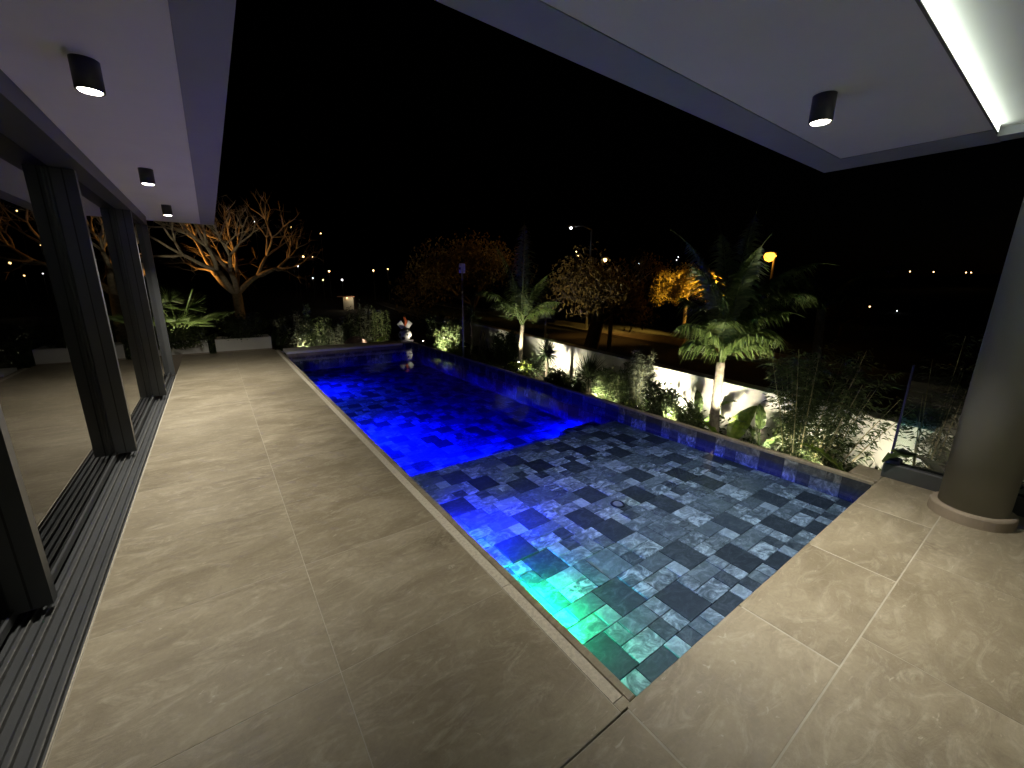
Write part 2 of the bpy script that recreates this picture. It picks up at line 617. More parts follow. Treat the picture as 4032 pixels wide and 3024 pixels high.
# ------------------------------------------------------------------ terrace floor with its tiles
POOL_X0, POOL_X1, POOL_Y0, POOL_Y1 = 1.14, 4.22, 0.72, 10.45
mb = MB()
mb.box(-0.6415, POOL_X0 - 0.10, 0.712, 10.93, -0.9, -0.0012)
terrace = struct(mb.build('terrace_floor', 'grout'))
mb = MB()
mb.box(-0.6415, 4.60, -3.0, 0.705, -0.9, -0.0012)
mb.build('grout_bed', 'grout', terrace)
G = 0.0036
TOP = 0.0
for (x0, x1) in ((-0.64, 0.23), (0.23, 1.038)):
    y = 0.712
    y1 = 1.484
    while y < 10.9:
        mb = MB()
        ye = min(y1, 10.93)
        mb.slab(x0 + G * .5, x1 - G * .5, y + G * .5, ye - G * .5, -0.012, TOP + U(-0.0003, 0.0003), 0.0008)
        mb.build('tile', 'floor', terrace, ((x0 + x1) / 2, (y + ye) / 2, -0.012))
        y, y1 = ye, ye + 0.797
xs_front = [-0.64, 0.20, 1.07, 1.945, 2.82, 3.695, 4.57]
for a, b in zip(xs_front[:-1], xs_front[1:]):
    mb = MB()
    mb.slab(a + G * .5, b - G * .5, 0.30 + G * .5, 0.705 if b < 1.1 else POOL_Y0, -0.012 if b < 1.1 else -0.035, TOP + U(-0.0006, 0.0006), 0.004)
    mb.build('tile', 'floor', terrace, ((a + b) / 2, 0.5, -0.012))
xs_row = [-0.64, 0.27, 1.24, 2.21, 3.18, 4.15, 4.58]
ys_row = [0.30, -0.50, -1.30, -2.10]
for y0r, y1r in zip(ys_row[1:], ys_row[:-1]):
    for a, b in zip(xs_row[:-1], xs_row[1:]):
        mb = MB()
        mb.slab(a + G * .5, b - G * .5, y0r + G * .5, y1r - G * .5, -0.012, TOP + U(-0.0003, 0.0003), 0.0008)
        mb.build('tile', 'floor', terrace, ((a + b) / 2, (y0r + y1r) / 2, -0.012))

# ------------------------------------------------------------------ swimming pool
WATER = -0.100
SHELF = -0.235
DEEP = -0.50
STEP_Y = 3.425
pool = thing('swimming_pool', 'slate tiled swimming pool glowing blue and green beside the terrace', 'pool', ((POOL_X0 + POOL_X1) / 2, 5.5, 0))
mb = MB()
T = 0.012
mb.box(POOL_X0 - 0.1, POOL_X0 - T, POOL_Y0 - 0.0, POOL_Y1 + 0.3, -1.0, -0.040)
mb.box(POOL_X1 + T, POOL_X1 + 0.048, POOL_Y0 + 0.02, POOL_Y1 + 0.3, -1.0, -0.028)
mb.box(POOL_X0 - T, POOL_X1 + T, POOL_Y0 - 0.1, POOL_Y0 - T, -1.0, -0.040)
mb.box(POOL_X0 - T, POOL_X1 + T, POOL_Y1 + T, POOL_Y1 + 0.3, -1.0, -0.030)
mb.box(POOL_X0 - T, POOL_X1 + T, POOL_Y0 - T, STEP_Y - T, -1.0, SHELF - T)
mb.box(POOL_X0 - T, POOL_X1 + T, STEP_Y - T, POOL_Y1 + T, -1.0, DEEP - T)
mb.box(3.56 + T, POOL_X1 + T, STEP_Y - T, 3.82 - T, DEEP - T, -0.36 - T)
mb.build('basin', 'pgrout', pool)

UX, UY = 0.111, 0.1182
ROWS = [
    [(0, 0, 2, 2, .10, .04), (2, 1, 1, 1, .36, .35), (3, 1, 2, 1, .42, .16), (5, 1, 1, 1, .40, .5), (2, 0, 2, 1, .40, .75), (4, 0, 1, 1, .16, .1), (5, 0, 1, 1, .42, .7)],
    [(0, 0, 2, 2, .17, .06), (2, 0, 1, 1, .45, .9), (2, 1, 2, 1, .32, .7), (3, 0, 2, 1, .30, .4), (4, 1, 2, 1, .33, .10), (5, 0, 1, 1, .70, .4)],
    [(0, 0, 2, 2, .36, .2), (2, 1, 1, 1, .34, .4), (2, 0, 1, 1, .20, .2), (3, 0, 2, 1, .36, .95), (3, 1, 2, 1, .55, .55), (5, 0, 1, 2, .30, .2)],
    [(0, 0, 2, 2, .14, .05), (2, 0, 2, 1, .38, .45), (2, 1, 1, 1, .62, .5), (3, 1, 1, 1, .14, .1), (4, 0, 1, 2, .33, .3), (5, 0, 1, 1, .22, .15), (5, 1, 1, 1, .46, .8)],
]
SHIFT = [1.90, 1.62, 1.795, 1.45, 2.05, 1.70, 1.35, 1.98, 1.705, 1.55, 1.90, 1.42]


def field(x0, x1, y0, y1, ystart):
    """pieces (x0,x1,y0,y1,tone,vein,seed) of the repeating slate pattern, cut to a rectangle"""
    out = []
    k0 = math.floor((y0 - ystart) / (2 * UY)) - 1
    k1 = math.ceil((y1 - ystart) / (2 * UY)) + 1
    for k in range(k0, k1):
        row = ROWS[k % len(ROWS)] if k >= 0 else ROWS[(k + 8) % len(ROWS)]
        off = SHIFT[k % len(SHIFT)]
        yb = ystart + k * 2 * UY
        i0 = math.floor((x0 - off) / (6 * UX)) - 1
        i1 = math.ceil((x1 - off) / (6 * UX)) + 1
        for i in range(i0, i1):
            xb = off + i * 6 * UX
            for (cx, cyy, w, h, tone, vein) in row:
                a, b = xb + cx * UX, xb + (cx + w) * UX
                c, d = yb + cyy * UY, yb + (cyy + h) * UY
                a, b, c, d = max(a, x0), min(b, x1), max(c, y0), min(d, y1)
                if b - a < 0.012 or d - c < 0.012:
                    continue
                out.append((a, b, c, d, max(0.02, tone * U(0.8, 1.2)), vein * U(0.7, 1.25), rnd()))
    return out


g = 0.0020
shelf = field(POOL_X0, POOL_X1, POOL_Y0, STEP_Y, 0.92)
shelf.sort(key=lambda q: math.hypot((q[0] + q[1]) / 2, (q[2] + q[3]) / 2) / math.sqrt((q[1] - q[0]) * (q[3] - q[2]) + 0.004))
for q in shelf[:290]:
    mb = MB()
    mb.slab(q[0] + g, q[1] - g, q[2] + g, q[3] - g, SHELF - T, SHELF + U(-0.0012, 0.0012), 0.0018, (q[4], q[5], q[6]))
    mb.build('tile', 'tile', pool, ((q[0] + q[1]) / 2, (q[2] + q[3]) / 2, SHELF))
rest = MB()
for q in shelf[290:]:
    rest.slab(q[0] + g, q[1] - g, q[2] + g, q[3] - g, SHELF - T, SHELF + U(-0.0012, 0.0012), 0.0018, (q[4], q[5], q[6]))
for q in field(POOL_X0, POOL_X1, STEP_Y, POOL_Y1, 0.92):
    if q[1] > 3.57 and q[2] < 3.82:
        continue
    rest.slab(q[0] + g, q[1] - g, q[2] + g, q[3] - g, DEEP - T, DEEP + U(-0.0012, 0.0012), 0.0018, (q[4], q[5], q[6]))
for q in field(3.56, POOL_X1, STEP_Y, 3.82, 0.92):          # sunk step below the shelf
    rest.slab(q[0] + g, q[1] - g, q[2] + g, q[3] - g, -0.36 - T, -0.36, 0.0018, (q[4], q[5], q[6]))


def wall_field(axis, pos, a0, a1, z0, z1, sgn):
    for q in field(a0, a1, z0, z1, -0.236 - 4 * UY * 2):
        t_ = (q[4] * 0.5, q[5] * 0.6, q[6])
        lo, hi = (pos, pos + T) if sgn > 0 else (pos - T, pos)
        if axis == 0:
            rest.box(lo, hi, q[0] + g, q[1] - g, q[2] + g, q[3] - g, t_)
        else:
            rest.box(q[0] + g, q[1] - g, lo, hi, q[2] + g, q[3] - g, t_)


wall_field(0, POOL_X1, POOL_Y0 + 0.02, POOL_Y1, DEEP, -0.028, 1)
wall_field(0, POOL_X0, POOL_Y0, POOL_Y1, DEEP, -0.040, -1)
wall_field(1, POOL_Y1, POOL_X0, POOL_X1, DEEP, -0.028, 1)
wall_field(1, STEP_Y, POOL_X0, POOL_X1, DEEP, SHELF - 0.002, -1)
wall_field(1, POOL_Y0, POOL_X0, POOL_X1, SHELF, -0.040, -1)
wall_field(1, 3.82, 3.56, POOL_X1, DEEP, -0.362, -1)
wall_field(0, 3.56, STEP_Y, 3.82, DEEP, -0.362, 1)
o = rest.build('tile', 'tile', pool)
o['kind'] = 'stuff'

# coping stones: left edge with its pale overflow slot, right edge, far edge
ys = [0.722, 1.50, 2.297, 3.094, 3.891, 4.688, 5.485, 6.282, 7.079, 7.876, 8.673, 9.47, 10.267, 10.80]
for a, b in zip(ys[:-1], ys[1:]):
    mb = MB()
    mb.slab(1.097, POOL_X0, a + .001, b - .001, -0.038, 0.0, 0.005)
    mb.build('coping_stone', 'floor', pool, (1.12, (a + b) / 2, 0))
    mb = MB()
    mb.slab(1.042, 1.095, max(a, 0.752) + .0012, b - .0012, -0.014, -0.0015, 0.001)
    mb.build('overflow_slot', 'strip', pool, (1.068, (a + b) / 2, 0))
mb = MB()
mb.slab(1.040, 1.098, 0.7125, 0.750, -0.014, 0.0, 0.001)
mb.build('coping_stone', 'floor', pool, (1.068, 0.73, 0))
for k in range(12):
    a = 0.724 + k * 0.84
    b = min(a + 0.84, 10.75)
    mb = MB()
    mb.slab(POOL_X1 - 0.004, POOL_X1 + 0.050, a + .001, b - .001, -0.027, 0.0, 0.004)
    mb.build('coping_stone', 'floor', pool, (POOL_X1 + 0.04, (a + b) / 2, 0))
mb = MB()
mb.slab(3.90, POOL_X1 - 0.008, POOL_Y1 - 0.01, POOL_Y1 + 0.30, -0.029, 0.0, 0.004)
mb.build('coping_stone', 'floor', pool, (4.05, POOL_Y1 + 0.15, 0))

# floor drain
dr = Vector((2.537, 1.964, SHELF))
mb = MB()
mb.lathe([(0.062, 0.0015), (0.062, 0.006), (0.055, 0.009), (0.043, 0.009), (0.041, 0.004)], 32, dr)
d_o = mb.build('drain', 'ceramic_black', pool, tuple(dr), True)
mb = MB()
mb.lathe([(0.040, 0.003), (0.038, 0.008), (0.030, 0.010), (0.028, 0.0085), (0.002, 0.0085)], 32, dr)
mb.build('drain_cover', 'steel', d_o, tuple(dr))

# water
# a closed body of water: level top, underside following shelf and deep floor inside the basin
e_ = 0.006
xa_, xb_, ya_, yb_ = POOL_X0 - e_, POOL_X1 + e_, POOL_Y0 - e_, POOL_Y1 + e_
ys_ = STEP_Y - e_
prof = [(ya_, WATER), (yb_, WATER), (yb_, DEEP - e_), (ys_, DEEP - e_), (ys_, SHELF - e_), (ya_, SHELF - e_)]
mb = MB()
mb.add([(xa_, y_, z_) for y_, z_ in prof] + [(xb_, y_, z_) for y_, z_ in prof],
       [(0, 1, 2, 3, 4, 5), (11, 10, 9, 8, 7, 6)] + [(i + 6, (i + 1) % 6 + 6, (i + 1) % 6, i) for i in range(6)])
struct(mb.build('water', 'water'))

# pool lights: round fittings set in the walls
BLUE, GREEN = (0.0, 0.004, 1.0), (0.0, 1.0, 0.22)


def pool_light(loc, direc, col, energy, label, colname, size=165, throw=(), throw_w=0.0):
    direc = Vector(direc).normalized()
    t = thing('pool_light', label, 'pool light', loc, 'lights set in the pool walls')
    q = direc.to_track_quat('Z', 'Y')
    m1, m2 = MB(), MB()
    m1.lathe([(0.034, -0.004), (0.038, 0.0), (0.036, 0.006), (0.030, 0.008), (0.029, 0.003)], 20)
    m2.lathe([(0.028, 0.001), (0.026, 0.005), (0.002, 0.007)], 20)
    key = 'lens_' + colname
    if key not in M:
        M[key] = emit('pool_lamp_lens_' + colname, col, 8.0)
    for m_, nm, mt in ((m1, 'bezel', 'steel'), (m2, 'lens', key)):
        m_.v = [tuple(Vector(loc) + q @ Vector(v)) for v in m_.v]
        m_.build(nm, mt, t, tuple(loc))
    for turn in throw:                                       # flat emitters that carry across to the opposite wall
        dv = Matrix.Rotation(turn, 3, 'Z') @ Vector((1, 0, -0.165))
        light('lamp', 'SPOT', Vector(loc) + Vector((0.03, 0, 0)), throw_w, col, t, Vector(loc) + Vector((0.03, 0, 0)) + dv * 2, spot_size=math.radians(21), spot_blend=0.35, shadow_soft_size=0.02)
    for turn in (-0.95, 0.0, 0.95):                          # three emitters fan the beam out sideways
        dv = Matrix.Rotation(turn, 3, 'Z') @ direc
        light('lamp', 'SPOT', Vector(loc) + direc * 0.03, energy * 0.55, col, t, Vector(loc) + direc * 0.03 + dv * 2, spot_size=math.radians(size), spot_blend=0.8, shadow_soft_size=0.03)


pool_light((POOL_X0 + 0.006, 2.26, -0.172), (1, 0.0, -0.9), BLUE, 1250.0, 'blue pool light in the long wall of the shallow shelf', 'blue', 100, (-.46, -.25, -.04, .17, .36), 170.0)
pool_light((POOL_X0 + 0.006, 1.45, -0.172), (1, 0.0, -0.9), GREEN, 420.0, 'green pool light in the long wall of the shallow shelf', 'green', 104)
pool_light((2.1, STEP_Y + 0.006, -0.31), (0.0, 1, -0.9), BLUE, 1200.0, 'blue pool light in the riser below the shelf', 'blue', 88, (.95, 1.26, 1.57, 1.88, 2.15), 800.0)
pool_light((POOL_X0 + 0.006, 5.2, -0.30), (1, 0.1, -0.85), BLUE, 1200.0, 'blue pool light in the long wall of the deep end', 'blue', 92, (-.8, -.48, -.16, .16, .48, .8), 520.0)
pool_light((3.9, 3.826, -0.42), (-0.1, 1, -0.75), BLUE, 800.0, 'blue pool light in the sunk step riser', 'blue', 84)
pool_light((POOL_X0 + 0.006, 8.3, -0.30), (1, 0.0, -0.85), BLUE, 600.0, 'added blue pool light in the long wall near the far end', 'blue', 88, (-.7, -.35, 0.0, .35, .7), 260.0)  # lamp added to keep the far water from going black

# pale cover bench at the far end
bench = thing('pool_bench', 'pale stone bench ledge across the far end of the pool', 'bench', (2.55, 10.6, 0))
mb = MB()
mb.slab(1.20, 3.885, 10.22, 10.80, -0.034, 0.020, 0.006)
mb.build('bench_top', 'planter', bench, (2.55, 10.5, 0))  # white of the thin top stands in for a line of reflected light
mb = MB()
mb.box(1.205, 3.88, 10.235, 10.44, -0.118, -0.035)
mb.build('bench_front', 'floor', bench, (2.55, 10.3, -0.1))

# ------------------------------------------------------------------ house: ceilings, bands, dark room behind the doors
CZ = 2.50
house = thing('house', 'white flat roofed house with overhanging soffit and terrace canopy', 'house', (-1.0, 2.0, 0))
mb = MB()
mb.box(-6.0, 0.012, -3.0, 9.35, CZ, CZ + 0.30)
mb.box(0.012, 4.0, 0.545, 1.31, CZ, CZ + 0.298)
mb.build('soffit_ceiling', 'ceil', house, (-1, 2, CZ))
mb = MB()
mb.box(0.0121, 4.345, -3.0, 0.5445, CZ + 0.052, CZ + 0.297)
mb.build('recess_ceiling', 'ceil', house, (2, -1, CZ))
mb = MB()
mb.box(0.0125, 0.205, 1.525, 9.352, CZ - 0.004, CZ + 0.32)
mb.box(0.0125, 4.352, 1.3105, 1.5245, CZ - 0.004, CZ + 0.321)
mb.box(4.0005, 4.352, 0.5455, 1.3100, CZ - 0.004, CZ + 0.322)
mb.build('edge_band', 'band', house, (1, 1.5, CZ))
mb = MB()
mb.box(4.20, 4.352, -3.0, 0.545, CZ + 0.0, CZ + 0.051)
mb.build('edge_trim', 'band', house, (4.3, -1, CZ))
# room behind the glass: floor, back wall, end wall, and the wall behind the viewer
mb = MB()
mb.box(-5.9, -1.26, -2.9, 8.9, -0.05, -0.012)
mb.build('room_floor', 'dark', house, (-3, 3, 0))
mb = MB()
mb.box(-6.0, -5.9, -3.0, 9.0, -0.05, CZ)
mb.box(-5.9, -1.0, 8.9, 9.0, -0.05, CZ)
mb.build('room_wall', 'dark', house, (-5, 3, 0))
mb = MB()
mb.box(-6.0, 4.0, -3.15, -3.0, -0.05, CZ + 0.3)
mb.build('rear_wall', 'white', house, (0, -3, 0))

# LED strips in the canopy recess
for nm, y0, y1, lab in (('led_strip', 0.5385, 0.5442, 'glowing LED strip along the step of the canopy ceiling'),
                        ('led_strip', -1.20, -1.194, 'LED strip on the house side of the canopy recess')):
    t = thing(nm, lab, 'LED strip', (2.0, (y0 + y1) / 2, CZ + 0.02), 'LED strips of the canopy recess')
    mb = MB()
    if y0 > 0:
        mb.box(0.02, 4.13, y0, y1, CZ + 0.002, CZ + 0.0515)
    else:
        mb.box(0.02, 4.13, y0, y1, CZ + 0.002, CZ + 0.0515)
    mb.build('diffuser', 'led', t, (2.0, y0, CZ + 0.02))
    mb = MB()
    if y0 > 0:
        mb.box(0.02, 4.13, 0.534, 0.5442, CZ - 0.004, CZ + 0.0015)
    else:
        mb.box(0.02, 4.13, -1.215, -1.19, CZ - 0.004, CZ + 0.0015)
    mb.build('carrier', 'alu_light', t, (2.0, y0, CZ))

# column with plinth
col_c = Vector((4.135, 0.185, 0))
colm = thing('column', 'round taupe column on a low stone plinth by the glass fence', 'column', tuple(col_c))
mb = MB()
mb.lathe([(0.172, 0.078), (0.172, CZ + 0.05)], 48, col_c)
mb.build('shaft', 'column', colm, tuple(col_c), True)
mb = MB()
mb.lathe([(0.212, 0.0), (0.212, 0.068), (0.207, 0.077), (0.200, 0.080), (0.165, 0.080)], 48, col_c)
mb.build('plinth', 'plinth', colm, tuple(col_c))


# ceiling spotlights
def spotlight(x, y, label, energy, aim=(0, 0), size=98):
    t = thing('ceiling_spotlight', label, 'spotlight', (x, y, CZ), 'surface mounted ceiling spotlights')
    mb = MB()
    mb.lathe([(0.052, 0.0), (0.052, -0.122), (0.050, -0.125), (0.0455, -0.125), (0.0445, -0.118), (0.002, -0.116)], 32, (x, y, CZ))
    mb.build('housing', 'lamp_body', t, (x, y, CZ), True)
    mb = MB()
    mb.lathe([(0.0440, -0.1190), (0.040, -0.1260), (0.024, -0.1300), (0.002, -0.1310)], 32, (x, y, CZ))
    mb.build('lens', 'lens', t, (x, y, CZ), True)
    light('lamp', 'SPOT', (x, y, CZ - 0.140), energy, (1.0, 0.93, 0.80), t, (x + aim[0], y + aim[1], 0), spot_size=math.radians(size), spot_blend=0.9, shadow_soft_size=0.035)


spotlight(-0.323, 2.84, 'lit dark spotlight on the soffit, largest and first of the row', 105)
spotlight(-0.325, 5.117, 'lit dark spotlight in the middle of the soffit row', 160)
spotlight(-0.323, 7.332, 'lit dark spotlight at the far end of the soffit row', 185, (0, 0.25), 125)
spotlight(2.663, 0.99, 'lit dark spotlight alone under the terrace canopy', 195, (0.1, 0.25), 104)

# ------------------------------------------------------------------ sliding glass doors
door = thing('sliding_door', 'dark framed glass sliding door wall with stepped floor tracks', 'door', (-0.85, 4.0, 0))
HEAD = 2.37
panels = [(-0.946, -2.6, 2.62), (-0.876, 2.62, 4.80), (-0.803, 4.80, 7.05), (-0.733, 7.05, 8.74)]
for k, (gx, y0, y1) in enumerate(panels):
    mb = MB()
    mb.box(gx - 0.006, gx + 0.006, y0 + 0.060, y1 + 0.05, 0.055, HEAD)
    pn = mb.build('glass_pane', 'glass', door, (gx, (y0 + y1) / 2, 1.2))
    mb = MB()
    mb.slab(gx - 0.070, gx + 0.070, y0, y0 + 0.062, 0.030, HEAD, 0.003)
    st = mb.build('stile', 'alu', door, (gx, y0, 0.03))
    mb = MB()
    mb.box(gx - 0.004, gx + 0.004, y0 - 0.002, y0, 0.035, HEAD)
    mb.build('gasket', 'black', st, (gx, y0, 1.0))
    mb = MB()
    mb.box(gx - 0.018, gx + 0.018, y0 + 0.062, y1 + 0.05, 0.012, 0.054)
    mb.build('bottom_rail', 'alu', door, (gx, y1, 0.03))
mb = MB()
mb.slab(-0.79, -0.66, 8.745, 8.79, 0.0, CZ - 0.002, 0.003)
mb.build('jamb', 'alu', door, (-0.72, 8.76, 0))
mb = MB()
mb.box(-1.08, -0.66, -2.6, 8.743, HEAD + 0.002, CZ - 0.003)
mb.build('head_frame', 'alu', door, (-0.85, 3, HEAD))
mb = MB()
mb.box(-1.25, -0.642, -2.9, 8.79, -0.06, -0.020)
mb.build('threshold', 'alu', door, (-0.85, 3, -0.03))
x = -1.06
for k in range(12):
    w = 0.006 if k % 2 else 0.010
    mb = MB()
    mb.box(x, x + w, -2.6, 8.745, -0.020, 0.001 if k % 2 else -0.004)
    mb.build('track_rail', 'rail' if k % 2 else 'alu', door, (x, 3, -0.01))
    x += 0.0355
mb = MB()
mb.box(-0.6475, -0.6425, -2.6, 8.79, -0.020, 0.001)
mb.build('edge_trim', 'strip', door, (-0.65, 3, 0))

# ------------------------------------------------------------------ glass fence by the column
fence = thing('glass_fence', 'frameless glass fence in a dark base channel behind the column', 'fence', (4.47, -0.8, 0))
for a, b in ((-1.15, 0.735), (-2.9, -1.16)):
    mb = MB()
    mb.slab(4.425, 4.545, a, b, 0.0, 0.125, 0.006)
    mb.build('base_channel', 'alu', fence, (4.48, a, 0))
    mb = MB()
    mb.box(4.478, 4.494, a + 0.02, b - 0.035, 0.126, 0.96)
    mb.build('glass_pane', 'clear', fence, (4.486, a, 0.5))
mb = MB()
mb.slab(4.432, 4.538, 0.640, 0.728, 0.1265, 0.165, 0.012)
mb.build('end_cap', 'fabric', fence, (4.48, 0.7, 0.14))
mb = MB()
mb.slab(4.475, 4.497, 0.703, 0.716, 0.13, 0.96, 0.002)
mb.build('edge_strip', 'fabric', fence, (4.486, 0.7, 0.5))

# ------------------------------------------------------------------ garden bed and white garden wall
BED = -0.50
mb = MB()
mb.prism([(4.275, -3.0), (4.84, -3.0), (7.2, 13.0), (6.9, 16.5), (-3.2, 16.5), (-3.2, 11.6), (1.0, 11.6), (1.0, 10.96), (4.275, 10.96)], -1.24, BED)
struct(mb.build('garden_bed', 'soil'))


def wall_x(y):
    return 5.28 + 0.147 * y


WZ = 0.25
gw = thing('garden_wall', 'long white rendered garden wall behind the uplit plants', 'wall', (wall_x(6), 6, BED))
mb = MB()
mb.prism([(wall_x(-4), -4), (wall_x(-4) + .2, -4), (wall_x(15) + .2, 15), (wall_x(15), 15)], -1.24, WZ - 0.03)
mb.build('wall_body', 'white', gw, (6.2, 6, BED))
mb = MB()
mb.prism([(wall_x(-4) - .02, -4.01), (wall_x(-4) + .22, -4.01), (wall_x(15) + .22, 15.02), (wall_x(15) - .02, 15.02)], WZ - 0.0299, WZ)
mb.build('wall_cap', 'white', gw, (6.2, 6, WZ))

# paving slab at the pool corner beside the fence
mb = MB()
mb.slab(4.312, 4.58, 0.722, 0.92, -0.06, -0.004, 0.004)
tag(mb.build('stepping_stone', 'floor', None, (4.45, 0.82, 0)), 'small paving slab at the corner between pool, fence and bed', 'paving')

# white planters at the end of the terrace
for nm, xa, xb, hh, lab in (('planter', -2.6, -0.19, 0.30, 'long white planter wall seen beside the glass door'),
                            ('planter', -0.06, 1.00, 0.29, 'white planter wall between door side planter and pool')):
    t = thing(nm, lab, 'planter', ((xa + xb) / 2, 11.1, -0.02), 'white planters at the terrace end')
    mb = MB()
    mb.box(xa, xb, 10.94, 11.06, -0.6, hh)
    mb.box(xa, xb, 11.46, 11.58, -0.6, hh)
    mb.box(xa, xa + .12, 11.061, 11.459, -0.6, hh)
    mb.box(xb - .12, xb, 11.061, 11.459, -0.6, hh)
    mb.build('planter_wall', 'planter', t, ((xa + xb) / 2, 11.1, 0))
    mb = MB()
    mb.box(xa + .121, xb - .121, 11.061, 11.459, -0.6, hh - 0.04)
    mb.build('planter_soil', 'soil', t, ((xa + xb) / 2, 11.1, 0))
    mb = MB()
    mb.box(xa, xb, 10.928, 10.938, -0.6, 0.03)
    mb.build('planter_base', 'plinth', t, ((xa + xb) / 2, 11.0, 0))


# ------------------------------------------------------------------ plants
def rdir(up=0.0):
    while True:
        v = Vector((U(-1, 1), U(-1, 1), U(-1, 1)))
        if 0.05 < v.length < 1:
            v.normalize()
            v.z += up
            return v.normalized()


def shrub(label, base, h, w, n, mat='leaf', ll=0.07, lw=0.025, up=0.5, stems=7, cat='shrub', name='shrub', group=None, conic=0.0, low=0.1):
    base = Vector(base)
    t = thing(name, label, cat, tuple(base), group)
    ms, ml = MB(), MB()
    tips = []
    for i in range(stems):
        a = 2 * PI * (i + rnd() * .7) / stems
        rr = w * .5 * math.sqrt(rnd()) * 0.9
        top = base + Vector((math.cos(a) * rr * (1 - conic * .6), math.sin(a) * rr * (1 - conic * .6), h * U(0.7, 1.0)))
        b0 = base + Vector((math.cos(a) * w * .07, math.sin(a) * w * .07, 0))
        mid = b0.lerp(top, .5) + Vector((math.cos(a), math.sin(a), 0)) * w * .08
        ms.tube([b0, mid, top], [0.010, 0.007, 0.003], 5)
        tips.append((b0, mid, top))
    for i in range(int(n * 2.3)):
        b0, mid, top = random.choice(tips)
        s_ = U(low, 1.0)
        p = b0.lerp(mid, s_ * 2) if s_ < .5 else mid.lerp(top, s_ * 2 - 1)
        k = (1 - conic * s_) * (0.55 + 0.45 * math.sin(min(1, s_ * 1.3) * PI))
        p = p + rdir() * (w * 0.24 * k * rnd() ** .6)
        if p.z < base.z + 0.01:
            p.z = base.z + 0.01
        d = rdir(up)
        ml.blade(p, d, rdir(), ll * U(.7, 1.4), lw * U(.9, 1.6), U(.1, .7))
    ms.build('stem', 'stem', t, tuple(base))
    ml.build('foliage', mat, t, tuple(base))
    return t


def frond(base, az, elev, length, droop, lf, n, width=0.024, hang=0.75):
    mbx = MB()
    p = Vector(base)
    e = elev
    pts = [p.copy()]
    steps = 14
    for k in range(steps):
        d = Vector((math.cos(az) * math.cos(e), math.sin(az) * math.cos(e), math.sin(e)))
        p = p + d * (length / steps)
        pts.append(p.copy())
        e -= droop / steps * (0.5 + 1.0 * k / steps)
    rad = [0.016 * (1 - .85 * k / steps) * (length / 2.0 + .3) for k in range(steps + 1)]
    mbx.tube(pts, rad, 5)
    for k in range(n):
        s_ = 0.16 + 0.84 * k / n
        i = min(int(s_ * steps), steps - 1)
        q = pts[i].lerp(pts[i + 1], s_ * steps - i)
        fd = (pts[i + 1] - pts[i]).normalized()
        sd = fd.cross(Vector((0, 0, 1)))
        if sd.length < 0.1:
            sd = Vector((-math.sin(az), math.cos(az), 0))
        sd.normalize()
        ll = lf * (math.sin(min(1.0, 0.18 + s_ * 0.95) * PI) ** .6) * U(.85, 1.1)
        for sg in (-1, 1):
            d = (sd * sg * U(.75, 1.0) + fd * U(.45, .75) + Vector((0, 0, U(-.1, .25)))).normalized()
            mbx.blade(q, d, fd, ll, width, hang * U(1.2, 2.6), 0.15)
    return mbx


def palm(label, base, trunk_pts, r0, r1, fronds, group=None):
    t = thing('palm_tree', label, 'palm tree', tuple(base), group)
    mb = MB()
    pts = [Vector(q) for q in trunk_pts]
    fine, rad = [], []
    N = 26
    for k in range(N + 1):
        s_ = k / N * (len(pts) - 1)
        i = min(int(s_), len(pts) - 2)
        fine.append(pts[i].lerp(pts[i + 1], s_ - i))
        rad.append((r0 + (r1 - r0) * k / N) * (1.0 + 0.10 * (k % 2)))
    mb.tube(fine, rad, 12)
    mb.build('trunk', 'palm_bark', t, tuple(base))
    top = pts[-1]
    for (az, el, ln, dr, lf, n) in fronds:
        m_ = frond(top + Vector((U(-.02, .02), U(-.02, .02), 0)), az, el, ln, dr, lf, n)
        m_.build('frond', 'palm', t, tuple(top))
    return t


def rosette(label, base, trunk_h, n, ll, lw, mat='yucca', name='yucca', cat='yucca', r=0.03, spread=1.0):
    base = Vector(base)
    t = thing(name, label, cat, tuple(base))
    mb = MB()
    top = base + Vector((0, 0, trunk_h))
    mb.tube([base, base.lerp(top, .5) + Vector((.01, 0, 0)), top], [r * 1.2, r, r * .9], 8)
    mb.build('trunk', 'palm_bark', t, tuple(base))
    mb = MB()
    for i in range(n):
        a = i * 2.39996
        e = PI / 2 - (i / n) * (PI * .72) * spread
        d = Vector((math.cos(a) * math.cos(e), math.sin(a) * math.cos(e), math.sin(e)))
        p = top + Vector((0, 0, U(-.08, .04) * trunk_h * .4))
        mb.blade(p, d + rdir() * .08, Vector((-math.sin(a), math.cos(a), 0)), ll * U(.8, 1.1), lw, U(.0, .35), .2)
    mb.build('crown', mat, t, tuple(base))
    return t


